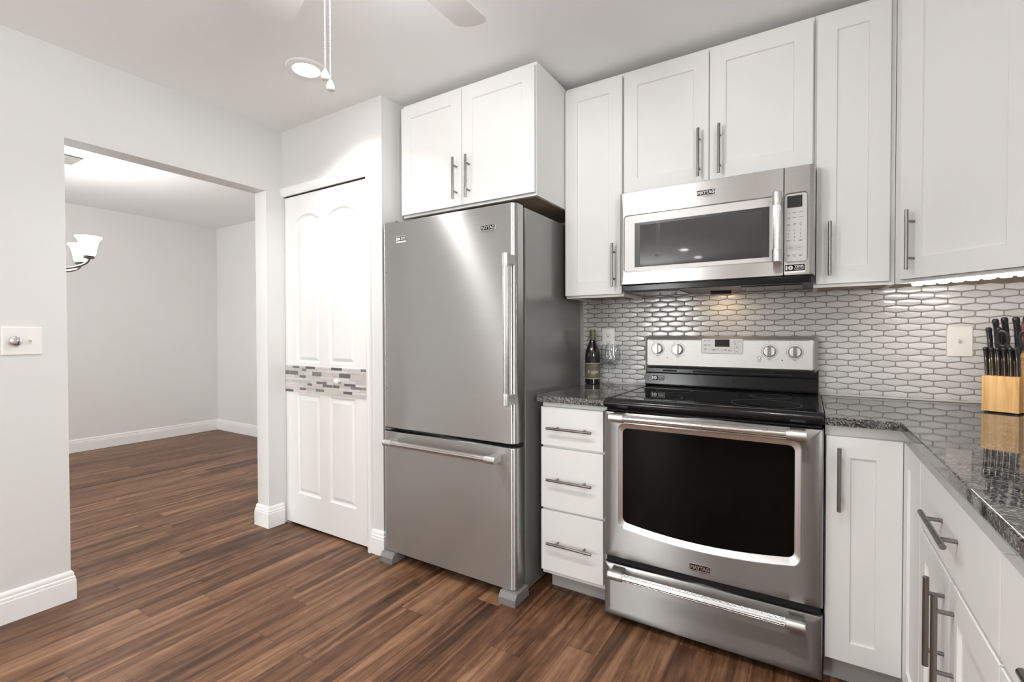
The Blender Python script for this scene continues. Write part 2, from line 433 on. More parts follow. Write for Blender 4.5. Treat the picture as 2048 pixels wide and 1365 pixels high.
def rr(x0, x1, z0, z1, r, k=5, mid=0, bow=0.0, arch=0.0):
    """rounded rectangle outline, equal counts for equal k and mid; bow bends the bottom edge down, arch the top edge up"""
    P = []
    cs = [(x0 + r, z0 + r, pi, 1.5 * pi), (x1 - r, z0 + r, 1.5 * pi, 2 * pi), (x1 - r, z1 - r, 0, .5 * pi), (x0 + r, z1 - r, .5 * pi, pi)]
    for i, (cx, cz, a0, a1) in enumerate(cs):
        for j in range(k + 1):
            a = a0 + (a1 - a0) * j / k
            P.append([cx + r * cos(a), cz + r * sin(a)])
        nx, nz, na, _ = cs[(i + 1) % 4]
        q0 = P[-1]; q1 = [nx + r * cos(na), nz + r * sin(na)]
        for j in range(1, mid + 1):
            f = j / (mid + 1)
            P.append([q0[0] + (q1[0] - q0[0]) * f, q0[1] + (q1[1] - q0[1]) * f])
    xc, hw, zc = (x0 + x1) / 2, (x1 - x0) / 2, (z0 + z1) / 2
    for p in P:
        u = max(0.0, 1 - ((p[0] - xc) / hw) ** 2)
        if p[1] < zc: p[1] -= bow * u
        else: p[1] += arch * u
    return [tuple(p) for p in P]

def at_y(L, y): return [(p[0], y, p[1]) for p in L]

# ------------------------------------------------------------------ things and parts
ROOT = {}
def finish(name, mb, mats, smooth=32.0):
    me = bpy.data.meshes.new(name)
    mb.bm.to_mesh(me); mb.bm.free()
    for m in (mats if isinstance(mats, (list, tuple)) else [mats]): me.materials.append(m)
    for p in me.polygons: p.use_smooth = True
    me.set_sharp_from_angle(angle=radians(smooth))
    o = bpy.data.objects.new(name, me)
    COL.objects.link(o)
    wn = o.modifiers.new('normals', 'WEIGHTED_NORMAL'); wn.keep_sharp = True; wn.weight = 100
    return o
def tag(o, label, cat, group=None, kind=None):
    o['label'] = label
    if cat: o['category'] = cat
    if group: o['group'] = group
    if kind: o['kind'] = kind
    return o
def thing(name, label, cat, loc, rotz=0.0, group=None, local=False):
    """an Empty at the thing's base; its parts are written in world coordinates unless local"""
    o = bpy.data.objects.new(name, None)
    o.empty_display_size = 0.05
    COL.objects.link(o)
    o.location = loc; o.rotation_euler = (0, 0, rotz)
    tag(o, label, cat, group)
    Mw = Matrix.Translation(loc) @ Matrix.Rotation(rotz, 4, 'Z')
    ROOT[o.name] = Matrix.Identity(4) if local else Mw.inverted()
    return o
def part(name, mb, mats, parent, label=None, smooth=32.0):
    r = parent
    while r.parent: r = r.parent
    mb.xform(ROOT[r.name])
    o = finish(name, mb, mats, smooth)
    o.parent = parent
    if label: o['label'] = label
    return o
def lone(name, mb, mats, label, cat, group=None, kind=None, loc=(0, 0, 0), smooth=32.0):
    """a top-level thing that is one mesh"""
    mb.xform(Matrix.Translation(-V(loc)))
    o = finish(name, mb, mats, smooth)
    o.location = loc
    return tag(o, label, cat, group, kind)
def struct(name, mb, mats, label, cat, smooth=32.0):
    return tag(finish(name, mb, mats, smooth), label, cat, kind='structure')
def copy_tree(o, parent=None):
    c = o.copy(); COL.objects.link(c)
    if parent: c.parent = parent
    for ch in list(o.children): copy_tree(ch, c)
    return c

def shaker(mb, x0, x1, z0, z1, yf, th=0.019, st=0.065, rec=0.007):
    R = lambda d: [(x0 + d, z0 + d), (x1 - d, z0 + d), (x1 - d, z1 - d), (x0 + d, z1 - d)]
    return mb.loft([at_y(R(0), yf + th), at_y(R(0), yf + .0018), at_y(R(.0006), yf + .0005), at_y(R(.0018), yf), at_y(R(st - .001), yf), at_y(R(st), yf + .001), at_y(R(st + .0015), yf + rec)], True, True)
def bar_pull(mb, x, z, yf, length, vertical, hole, r=0.006, stand=0.034):
    """bar handle standing stand in front of the plane yf, centred at x, z"""
    y = yf - stand
    h = length / 2
    if vertical:
        mb.cyl((x, y, z - h), (x, y, z + h), r, 16, b=.001)
        for dz in (-hole / 2, hole / 2): mb.cyl((x, y, z + dz), (x, yf, z + dz), r * .75, 12)
    else:
        mb.cyl((x - h, y, z), (x + h, y, z), r, 16, b=.001)
        for dx in (-hole / 2, hole / 2): mb.cyl((x + dx, y, z), (x + dx, yf, z), r * .75, 12)
    return mb

# ------------------------------------------------------------------ the room
ZC, ZD = 2.4626, 2.5155            # kitchen and dining ceilings
XL, XL2, XR = -1.8853, -2.0048, 1.815
O1, O2, ZH = -1.7689, -0.8381, 2.0705   # the opening in the left wall
YP = -0.7302                        # front of the pantry closet
XP = -1.0029
XF, YB = -5.3862, 0.6194           # dining room far and back walls
YS = -7.2                           # wall behind the camera

struct('floor', MB().box(XF - .1, XR + .1, YS - .1, .8, -.06, 0), FLOOR, 'dark walnut plank floor running through kitchen and dining room', 'floor')
struct('ceiling', MB().box(XL2 + .06, XR + .1, YS - .1, .1, ZC, ZC + .14), CEIL, 'smooth white kitchen ceiling with recessed lights', 'ceiling')
struct('ceiling_dining', MB().box(XF - .1, XL2 + .0599, YS - .1, .75, ZD, ZD + .0871), CEIL, 'white ceiling of the dining room beyond the opening', 'ceiling')
b = MB()
b.box(XL2, XL, YS, O1, 0, ZD); b.box(XL2, XL, O2, YB + .1, 0, ZD); b.box(XL2, XL, O1, O2, ZH, ZD)
struct('wall_left', b, PAINT, 'light grey painted wall with a wide uncased opening to the dining room', 'wall')
struct('wall_back', MB().box(XL, XR + .1, 0, .1, 0, ZC), PAINT, 'painted kitchen wall behind the range and cabinets', 'wall')
struct('wall_right', MB().box(XR, XR + .1, YS, -3.75, 0, ZC).box(XR, XR + .1, -2.25, 0, 0, ZC).box(XR, XR + .1, -3.75, -2.25, 0, 1.10).box(XR, XR + .1, -3.75, -2.25, 2.10, ZC), PAINT, 'painted kitchen wall at the right end of the counter', 'wall')
DX0, DX1, DZ = -1.8755, -1.1215, 2.0560    # pantry doorway
b = MB()
b.box(DX1, XP, YP, YP + .10, 0, ZC); b.box(XL, DX1, YP, YP + .10, DZ, ZC); b.box(XL, DX0, YP, YP + .10, 0, DZ)
b.box(XP - .10, XP, YP + .10, 0, 0, ZC)
struct('wall_pantry', b, PAINT, 'light grey wall of the pantry closet between dining opening and fridge', 'wall')
struct('wall_dining_far', MB().box(XF - .1, XF, YS, YB + .1, 0, ZD), PAINT_D, 'plain grey far wall of the dining room', 'wall')
struct('wall_dining_back', MB().box(XF, XL2, YB, YB + .1, 0, ZD), PAINT_D, 'plain grey end wall of the dining room next to the opening', 'wall')
# wall behind the camera, an unseen window added in each room for light
def front_wall(x0, x1, wins, zt):
    m = MB(); x = x0
    for (a, c, z0, z1) in wins:
        m.box(x, a, YS - .1, YS, 0, zt); m.box(a, c, YS - .1, YS, z1, zt)
        if z0 > 0: m.box(a, c, YS - .1, YS, 0, z0)
        x = c
    m.box(x, x1, YS - .1, YS, 0, zt)
    return m
struct('wall_front', front_wall(XL2 + .06, XR + .1, [(-1.78, -1.02, .40, 2.30)], ZC), PAINT, 'kitchen wall behind the camera with an added tall window', 'wall')
struct('wall_dining_front', front_wall(XF - .1, XL2 + .0599, [(-4.55, -2.65, .70, 2.20)], ZD), PAINT_D, 'dining room wall behind the camera with an added window', 'wall')
for nme, (a, c, z0, z1), lab in (('added_window_1', (-1.78, -1.02, .40, 2.30), 'added tall white framed kitchen window, unseen behind the camera'), ('added_window_2', (-4.55, -2.65, .70, 2.20), 'added white framed dining room window, unseen behind the camera')):
    m = MB(); w = .05
    m.box(a, a + w, YS - .07, YS - .01, z0, z1); m.box(c - w, c, YS - .07, YS - .01, z0, z1)
    m.box(a + w, c - w, YS - .07, YS - .01, z0, z0 + w); m.box(a + w, c - w, YS - .07, YS - .01, z1 - w, z1)
    m.box((a + c) / 2 - .03, (a + c) / 2 + .03, YS - .065, YS - .015, z0 + w, z1 - w)
    wo = struct(nme, m, TRIM, lab, 'window')
    p_ = finish('glazing', MB().box(a + w, c - w, YS - .042, YS - .038, z0 + w, z1 - w), PANE); p_.parent = wo

m = MB(); w = .05  # unseen side window, added to light the left wall
m.box(XR + .01, XR + .07, -3.75, -3.75 + w, 1.10, 2.10); m.box(XR + .01, XR + .07, -2.25 - w, -2.25, 1.10, 2.10)
m.box(XR + .01, XR + .07, -3.70, -2.30, 1.10, 1.15); m.box(XR + .01, XR + .07, -3.70, -2.30, 2.05, 2.10); m.box(XR + .015, XR + .065, -3.70, -2.30, 1.585, 1.615)
wo = struct('added_window_3', m, TRIM, 'added white framed window, unseen, over the counter beside the camera', 'window')
p_ = finish('glazing', MB().box(XR + .038, XR + .042, -3.70, -2.30, 1.15, 2.05), PANE); p_.parent = wo

# baseboards, swept along the walls (room on the left of the path)
BBP = [(0, 0), (.0150, 0), (.0150, .086), (.0135, .090), (.0120, .091), (.0128, .097), (.0118, .103), (.0085, .106), (.0080, .110), (.0088, .116), (.0070, .123), (.0030, .1295), (0, .130)]
def sweep(path, prof):
    m = MB(); n = len(path); loops = []
    for i in range(n):
        p = V(path[i])
        d0 = (V(path[i]) - V(path[i - 1])).normalized() if i > 0 else None
        d1 = (V(path[i + 1]) - V(path[i])).normalized() if i < n - 1 else None
        d0 = d0 or d1; d1 = d1 or d0
        n0, n1 = V((-d0.y, d0.x)), V((-d1.y, d1.x))
        k = (n0 + n1); k = k / max(.2, k.dot(n0))
        loops.append([(p.x + k.x * t, p.y + k.y * t, z) for t, z in prof])
    return m.loft(loops)
e = .0004
struct('baseboard_left', sweep([(XL2 - e, -7.15), (XL2 - e, O1 + e), (XL + e, O1 + e), (XL + e, -7.15)], BBP), TRIM, 'tall white moulded baseboard at the foot of the left wall, ending at the opening', 'baseboard', 25)
struct('baseboard_dining', sweep([(XL + e, YP - .012), (XL + e, O2 - e), (XL2 - e, O2 - e), (XL2 - e, YB - e), (XF + e, YB - e), (XF + e, -7.15)], BBP), TRIM, 'white moulded baseboard wrapping the short wall column and round the dining room', 'baseboard', 25)
struct('baseboard_pantry', sweep([(XP + e, -.62), (XP + e, YP - e), (-1.084, YP - e)], BBP), TRIM, 'short white baseboard between pantry casing and fridge', 'baseboard', 25)

# pantry door casing
m = MB()
cas = [(0, 0), (0, -.008), (.006, -.0125), (.014, -.0185), (.024, -.0215), (.032, -.0205), (.036, -.012), (.036, 0)]
m.loft([[(-1.1200 + t, YP - e + y, 0) for t, y in cas], [(-1.1200 + t, YP - e + y, 2.0520 + t * 1.5) for t, y in cas]])
m.loft([[(XL + .0005, YP - e + y, 2.0520 + t * 1.5) for t, y in cas], [(-1.1200 + t, YP - e + y, 2.0520 + t * 1.5) for t, y in cas]])
struct('trim_1', m, TRIM, 'white rounded casing across the top and right side of the pantry door', 'door casing', 25)
m = MB().box(DX0 + .002, DX1 - .002, YP + .012, YP + .034, 2.0468, DZ - .001)
struct('trim_2', m, DARKGAP, 'dark sliding track above the pantry door', 'door track')

# pantry door (moulded four-panel slab with a mosaic band)
DXa, DXb, DZa, DZb, DYF = -1.8725, -1.1245, .0145, 2.0445, YP + .004
m = MB()
holes = []
def door_panel(x0, x1, z0, z1, arch):
    L = lambda d: rr(x0 + d, x1 - d, z0 + d, z1 - d, .002, 1, 12, 0, arch)
    holes.append(L(0))
    m.loft([at_y(L(0), DYF), at_y(L(.003), DYF + .0045), at_y(L(.013), DYF + .0085), at_y(L(.017), DYF + .0085), at_y(L(.032), DYF + .003), at_y(L(.036), DYF + .0022)], False, True)
for x0, x1 in ((-1.760, -1.537), (-1.449, -1.226)):
    door_panel(x0, x1, 1.018, 1.886, .036)
    door_panel(x0, x1, .206, .826, 0)
outer = [(DXa, DZa), (DXb, DZa), (DXb, DZb), (DXa, DZb)]
m.holed(outer, holes, DYF)
m.loft([at_y(outer, DYF), at_y(outer, DYF + .030)], False, True)
bmesh.ops.remove_doubles(m.bm, verts=m.bm.verts, dist=1e-5)
door = tag(finish('door_1', m, DOORP, 20), 'white moulded pantry door with arched panels and a grey mosaic band', 'door', kind='structure')
# mosaic band: rows of pale strips with the dark strips where the photograph has them
BX0, BX1, BZ0, BZ1 = DXa + .001, DXb - .012, .8345, .9985
darks = [(275, 420, 160, 212), (568, 765, 178, 238), (1097, 1310, 215, 275), (1660, 1750, 248, 315), (482, 575, 235, 288), (110, 205, 270, 345), (213, 392, 282, 365),
         (706, 900, 318, 400), (1253, 1465, 352, 443), (432, 562, 382, 436), (793, 905, 475, 530), (912, 1002, 482, 538), (1352, 1560, 522, 588), (603, 697, 522, 605),
         (922, 1125, 555, 640), (1135, 1250, 565, 652), (432, 562, 595, 652), (1478, 1690, 605, 698), (1698, 1755, 630, 715), (110, 287, 625, 683), (780, 945, 632, 692), (1332, 1500, 688, 748)]
ROWS = [0.0, .095, .19, .345, .44, .535, .625, .715, .81, .905, 1.0]
def uv_of(px, py):
    u = (px - 110) / 1640.0
    top = 148 + 92 * u; bot = 690 + 168 * u
    return u, (py - top) / (bot - top)
dk = MB(); 
cells = []
for a, c, y0, y1 in darks:
    u0, v0 = uv_of(a, (y0)); u1, v1 = uv_of(c, y1)
    ua, va = uv_of((a + c) / 2, (y0 + y1) / 2)
    hv = (y1 - y0) / 620.0 / 2
    cells.append((max(0, u0), min(1, u1), va, hv))
rows_used = {}
for (u0, u1, va, hv) in cells:
    i = max(k for k in range(10) if ROWS[k] <= va)
    rows_used.setdefault(i, []).append((u0, u1))
mos = MB()
for i in range(10):
    v0, v1 = ROWS[i], ROWS[i + 1]
    za, zb = BZ1 - v1 * (BZ1 - BZ0), BZ1 - v0 * (BZ1 - BZ0)
    segs = sorted(rows_used.get(i, []))
    x = 0.0
    def light(a, c):
        while c - a > 1e-4:
            w = random.choice((.09, .13, .19, .25, .13))
            if c - a - w < .05: w = c - a
            mos.mat(0).box(BX0 + (a) * (BX1 - BX0) + .0006, BX0 + (a + w) * (BX1 - BX0) - .0006, DYF - .0035 - random.random() * .001, DYF + .001, za + .0006, zb - .0006, .0005, 1)
            a += w
    for u0, u1 in segs:
        if u0 > x: light(x, u0)
        u0 = max(u0, x)
        mos.mat(1).box(BX0 + u0 * (BX1 - BX0) + .0006, BX0 + u1 * (BX1 - BX0) - .0006, DYF - .0045, DYF + .001, za + .0006, zb - .0006, .0005, 1)
        x = u1
    if x < 1: light(x, 1.0)
mos.mat(2).box(BX0, BX1, DYF - .002, DYF + .0008, BZ0, BZ1)
o = finish('mosaic_band', mos, [MOS_L, MOS_D, CAULK]); o.parent = door; o['label'] = 'grey and white glass mosaic strips'
o = finish('knob', MB().lathe([(.006, 0), (.006, .012), (.0145, .018), (.0175, .026), (.0155, .033), (.009, .037), (0, .038)], (0, 0, 0), 'z', 24).xform(Matrix.Translation((-1.352, DYF - .004, .922)) @ Matrix.Rotation(pi / 2, 4, 'X')), WPLAST)
o.parent = door; o['label'] = 'round white knob'
struct('door_guide', MB().box(-1.868, -1.835, YP - .004, YP + .03, .0002, .0105, .002), FOOTGREY, 'small grey floor guide under the left corner of the pantry door', 'door guide')

# ------------------------------------------------------------------ tiled backsplash
m = MB()
m.mat(0).box(-.1565, XR - .0005, -.0078, -.0003, .9165, 1.43)
m.mat(2).box(-.1565, XR - .0005, -.0095, -.004, .9175, .9255, .001)
TW, TP = .0806, .02555
HS, HM, G = .0190, .0321, .0020
m.mi = 1
tb = bmesh.new()
k = 0
for r in range(-1, 21):
    zc = .9350 + r * TP
    offx = .9986 + .0403 + (0 if (r % 2 == 1) else .0403)
    for cx_ in [offx + i * TW for i in range(-16, 12)]:
        if cx_ < -.19 or cx_ > 1.84: continue
        if zc < .925 or zc > 1.42: continue
        rings = []
        for d, y in ((0, -.0074), (.0003, -.0086), (.0012, -.0093), (.0040, -.0096)):
            hw, hs, hm = TW / 2 - G - d, (HS / 2 - G * .8) - d * .8, (HM / 2 - G) - d
            P = [(-hw, -hs), (0, -hm), (hw, -hs), (hw, hs), (0, hm), (-hw, hs)]
            rings.append([tb.verts.new((min(max(cx_ + a, -.1560), XR - .001), y, max(.9257, zc + c))) for a, c in P])
        for A, B in zip(rings, rings[1:]):
            for i in range(6):
                j = (i + 1) % 6
                try: tb.faces.new((A[i], A[j], B[j], B[i]))
                except ValueError: pass
        tilt = random.uniform(-.0003, .0003)
        ta, tc_ = random.uniform(-.010, .010), random.uniform(-.022, .022)
        for Rg in rings[1:]:
            for v_ in Rg: v_.co.y += ta * (v_.co.x - cx_) + tc_ * (v_.co.z - zc)
        ctr = tb.verts.new((min(max(cx_, -.15), XR - .01), -.0098 + tilt, zc + random.uniform(-.001, .001)))
        L = rings[-1]
        for i in range(6): tb.faces.new((L[i], L[(i + 1) % 6], ctr))
bmesh.ops.recalc_face_normals(tb, faces=tb.faces)
m._merge(tb)
struct('wall_backsplash', m, [GROUT, TILE, CAULK], 'glossy grey-white elongated hexagon tile backsplash with grey grout', 'backsplash', 50)

# ------------------------------------------------------------------ upper cabinets
ZU0, ZUT, ZBOX = 1.3829, 2.4134, 2.433
YU = -.324
HL, HOLE = .207, .128
def upper(name, label, x0, x1, z0, z1, yb, doors, loc, group='white upper wall cabinets', zd0=None):
    """doors: (x0, x1, z0, z1, handle x, handle z centre)"""
    t = thing(name, label, 'cabinet', loc, group=group)
    yf = yb - .019
    part('carcass', MB().box(x0, x1, yb, -.0008, z0 + .012, z1, .001), CABF, t)
    part('bottom_panel', MB().box(x0 + .016, x1 - .016, yb + .018, -.02, z0 + .0105, z0 + .0118), UNFIN, t, 'bare wood underside')
    m = MB(); m.box(x0, x1, yb, yb + .018, z0, z0 + .012, .0005); m.box(x0, x0 + .015, yb + .018, -.0008, z0, z0 + .012, .0005); m.box(x1 - .015, x1, yb + .018, -.0008, z0, z0 + .012, .0005)
    part('bottom_rail', m, CABF, t)
    for (a, c, za, zb, hx, hz) in doors:
        d = part('door', shaker(MB(), a, c, za, zb, yf - .001), CAB, t)
        if hx is not None:
            part('handle', bar_pull(MB(), hx, hz, yf - .0012, HL, True, HOLE), NICKEL, d, 'satin nickel bar pull')
    return t
upper('fridge_cabinet', 'white two-door shaker wall cabinet above the stainless fridge', -.9545, -.1255, 1.826, ZBOX, -.614,
      [(-.9536, -.5438, 1.8369, ZUT, -.5737, 1.967), (-.5412, -.1281, 1.8369, ZUT, -.4937, 1.965)], (-.54, -.30, 1.826))
upper('narrow_wall_cabinet', 'white one-door wall cabinet between fridge and microwave, above the wine bottle', -.1225, .1788, 1.371, ZBOX, -.305,
      [(-.1211, .1746, ZU0, ZUT, .1384, 1.5184)], (.03, -.15, 1.371))
upper('microwave_cabinet', 'white two-door shaker wall cabinet directly above the microwave', .1795, .9462, 1.8385, ZBOX, -.305,
      [(.1845, .5609, 1.8545, ZUT, .5230, 1.9727), (.5638, .9414, 1.8545, ZUT, .6063, 1.9730)], (.56, -.15, 1.8385))
upper('slim_wall_cabinet', 'slimmest white wall cabinet, right of the microwave', .9470, 1.1985, 1.371, ZBOX, -.305,
      [(.9545, 1.1817, ZU0, ZUT, .9983, 1.5137)], (1.07, -.15, 1.371))

# diagonal corner cabinet (local: x along its face, y into the corner)
dg = thing('corner_wall_cabinet', 'white diagonal corner wall cabinet with a wide door over the knife block', 'cabinet', (1.20, -.31, 1.371), radians(-45), group='white upper wall cabinets', local=True)
c45 = Matrix.Rotation(radians(45), 4, 'Z') @ Matrix.Translation((-1.20, .31, -1.371))
pl = [(1.2000, -.310), (1.2000, -.0008), (1.8142, -.0008), (1.8142, -.620), (1.510, -.620)]
part('carcass', MB().prism(pl, 'z', 1.383, ZBOX).xform(c45), CABF, dg)
pin = [(1.215, -.300), (1.215, -.02), (1.80, -.02), (1.80, -.606), (1.512, -.602)]
part('bottom_panel', MB().prism(pin, 'z', 1.3815, 1.3828).xform(c45), UNFIN, dg, 'bare wood underside')
m = MB().box(0, .4384, 0, .018, 0, .012, .0005)
part('bottom_rail', m, CABF, dg)
d = part('door', shaker(MB(), .031, .412, .0120, ZUT - 1.371, -.0200, st=.072), CAB, dg)
part('handle', bar_pull(MB(), .0792, .1455, -.0202, HL, True, HOLE), NICKEL, d, 'satin nickel bar pull')
# LED strip under its front rail
ls = thing('led_strip_light', 'glowing white LED strip under the corner wall cabinet', 'strip light', (1.20, -.31, 1.371), radians(-45), local=True)
part('base', MB().box(.035, .425, .0186, .0336, .0010, .0080, .0008), WPLAST, ls)
m = MB()
m.box(.040, .425, .0215, .0310, -.0070, .0012, .002)
for i in range(9): m.box(.045 + i * .0425, .071 + i * .0425, .0200, .0322, -.0110, .0012, .002)
part('diodes', m, LED, ls, 'bright glowing diodes')

# ------------------------------------------------------------------ base cabinets and counters
ZCT, ZCB = .9165, .8875
YC = -.6556
t = thing('drawer_base_cabinet', 'narrow white base cabinet with three slab drawers between fridge and range', 'cabinet', (.055, -.30, 0), group='white base cabinets')
part('carcass', MB().box(-.0980, .2095, -.6095, -.012, .1, ZCB - .0006, .001), CABF, t)
part('toe_kick', MB().box(-.0970, .2085, -.5200, -.5050, .0005, .1), TOE, t, 'grey recessed plinth')
for (z0, z1, hz) in ((.6905, .8640, .7732), (.4065, .6790, .5436), (.1220, .3955, .2595)):
    d = part('drawer', MB().box(-.0973, .1990, -.6290, -.6100, z0, z1, .0016), CAB, t)
    part('handle', bar_pull(MB(), .0520, hz, -.6290, .213, False, HOLE), NICKEL, d, 'satin nickel bar pull')

t = thing('corner_base_cabinet', 'white corner base cabinet with an angled pair of doors right of the range', 'cabinet', (1.30, -.30, 0), group='white base cabinets')
FX = 1.187                           # face of the right-hand run
pl = [(.9815, -.6095), (.9815, -.012), (XR - .001, -.012), (XR - .001, -.8835), (FX + .0205, -.8835), (FX + .0205, -.6095)]
part('carcass', MB().prism(pl, 'z', .1, ZCB - .0006), CABF, t)
pl = [(.9825, -.560), (.9825, -.545), (FX + .0905, -.545), (FX + .0905, -.8835), (FX + .0755, -.8835), (FX + .0755, -.560)]
part('toe_kick', MB().prism(pl, 'z', .0005, .1), TOE, t, 'grey recessed plinth')
d = part('door', shaker(MB(), .9838, FX - .0008, .103, .8500, -.6290, st=.068), CAB, t)
part('handle', bar_pull(MB(), 1.0193, .7137, -.6290, .209, True, HOLE), NICKEL, d, 'satin nickel bar pull')
RZ = Matrix.Rotation(radians(-90), 4, 'Z')        # front -y becomes front -x ; x becomes -y
def side(mb): return mb.xform(Matrix.Translation((FX, 0, 0)) @ RZ)
# in side(): local x = -world y, local y = world x - FX (front at 0)
part('door', side(shaker(MB(), .6305, .8800, .103, .8500, 0.0, st=.064)), CAB, t)

def side_unit(name, label, s0, s1, seen, loc):
    t = thing(name, label, 'cabinet', loc, group='white base cabinets')
    part('carcass', MB().box(FX + .0205, XR - .001, -s1, -s0, .1, ZCB - .0006), CABF, t)
    part('toe_kick', MB().box(FX + .0755, FX + .0905, -s1, -s0, .0005, .1), TOE, t, 'grey recessed plinth')
    d = part('drawer', side(MB().box(s0 + .002, s1 - .002, 0, .019, .6835, .8500, .0016)), CAB, t)
    mid = (s0 + s1) / 2
    part('handle', side(bar_pull(MB(), mid, .7730, 0, .220, False, HOLE, stand=.031)), NICKEL, d, 'satin nickel bar pull')
    for a, c, hx in ((s0 + .002, mid - .0015, mid - .040), (mid + .0015, s1 - .002, mid + .040)):
        d = part('door', side(shaker(MB(), a, c, .103, .6715, 0.0)), CAB, t)
        part('handle', side(bar_pull(MB(), hx, .5500, 0, .200, True, HOLE, stand=.031)), NICKEL, d, 'satin nickel bar pull')
    return t
side_unit('drawer_door_base_cabinet', 'white base cabinet with one wide drawer above two doors with tall bar pulls', .8850, 1.5080, True, (1.5, -1.2, 0))
side_unit('end_base_cabinet', 'white base cabinet nearest the camera, only its front corner in view at the right', 1.5100, 2.1330, False, (1.5, -1.82, 0))

lone('short_countertop', MB().box(-.1070, .2125, YC, -.0100, ZCB, ZCT, .004), GRANITE, 'short dark speckled granite countertop left of the range under the wine bottle', 'countertop', loc=(.05, -.33, ZCB))
pl = [(.9800, YC), (.9800, -.0100), (XR - .001, -.0100), (XR - .001, -2.15), (1.1748, -2.15), (1.1748, YC)]
lone('corner_countertop', MB().prism(pl, 'z', ZCB, ZCT, .004), GRANITE, 'long L-shaped speckled granite countertop turning the corner right of the range', 'countertop', loc=(1.5, -.33, ZCB))

# ------------------------------------------------------------------ badges and stickers
def badge(parent, cx, cz, y, w, h):
    m = MB()
    m.mat(0).prism([(cx - w / 2, cz - h * .36), (cx - w / 4, cz - h * .47), (cx, cz - h * .52), (cx + w / 4, cz - h * .47), (cx + w / 2, cz - h * .36), (cx + w / 2, cz + h / 2), (cx - w / 2, cz + h / 2)], 'y', y, y - .0022, .0006)
    m.mat(1).box(cx - w * .465, cx + w * .465, y - .0030, y - .0018, cz - h * .27, cz + h * .43)
    m.mat(1).prism([(cx - w * .48, cz - h * .36), (cx - w * .25, cz - h * .45), (cx, cz - h * .49), (cx + w * .25, cz - h * .45), (cx + w * .48, cz - h * .36), (cx + w * .25, cz - h * .405), (cx, cz - h * .44), (cx - w * .25, cz - h * .405)], 'y', y - .0018, y - .0026)
    m.mat(0).text('MAYTAG', cx, cz + h * .08, y - .0030, h * .52, w * .86, bold=.040)
    return part('badge', m, [CHROME, INKBLACK], parent, 'black and chrome nameplate reading MAYTAG')
def sticker(parent, cx, cz, y, w, h, ink=None):
    m = MB()
    m.mat(1).box(cx - w / 2, cx + w / 2, y - .0006, y, cz - h / 2, cz + h / 2)
    m.mat(0).box(cx - w * .485, cx + w * .485, y - .0009, y - .0004, cz - h * .28, cz + h * .46)
    m.mat(1).text('10', cx - w * .265, cz + h * .09, y - .0009, h * .52, w * .36, bold=.06, ext=.0003)
    m.text('YEAR', cx + w * .21, cz + h * .25, y - .0009, h * .22, w * .46, bold=.02, ext=.0003)
    m.text('LIMITED PARTS', cx + w * .21, cz + h * .03, y - .0009, h * .12, w * .46, bold=.0, ext=.0003)
    m.text('WARRANTY', cx + w * .21, cz - h * .13, y - .0009, h * .12, w * .46, bold=.0, ext=.0003)
    return part('sticker', m, [INKBLACK, INKWHITE], parent, 'small black and white 10 YEAR sticker')

def pro_handle(p0, p1, out, r, cap_l, cap_r, foot):
    """grooved steel bar between two satin end caps; out = unit vector away from the door, foot = distance to the door"""
    m = MB(); p0, p1, out = V(p0), V(p1), V(out)
    d = (p1 - p0).normalized()
    m.mat(0).cyl(p0 + d * cap_l * .6, p1 - d * cap_l * .6, r, 24)
    s = d.cross(out)
    for k in range(10):                                   # flutes
        a = 2 * pi * k / 10
        q = (out * cos(a) + s * sin(a)) * (r * .96)
        m.cyl(p0 + d * cap_l * .6 + q, p1 - d * cap_l * .6 + q, r * .12, 6)
    for a, sg in ((p0, 1), (p1, -1)):
        m.mat(1).cyl(a, a + d * sg * cap_l, cap_r, 24, b=.004)
        m.cyl(a + d * sg * (cap_l - .001), a + d * sg * (cap_l + .004), cap_r * .95, 24)
        c = a + d * sg * cap_l * .5
        w = cap_l * .36; hh = cap_r * .78
        q = [c + d * w * i + s * hh * j for i, j in ((-1, -1), (1, -1), (1, 1), (-1, 1))]
        q2 = [c + d * w * 1.15 * i + s * hh * 1.1 * j - out * foot for i, j in ((-1, -1), (1, -1), (1, 1), (-1, 1))]
        m.loft([[tuple(x) for x in q], [tuple(x) for x in q2]])
    return m

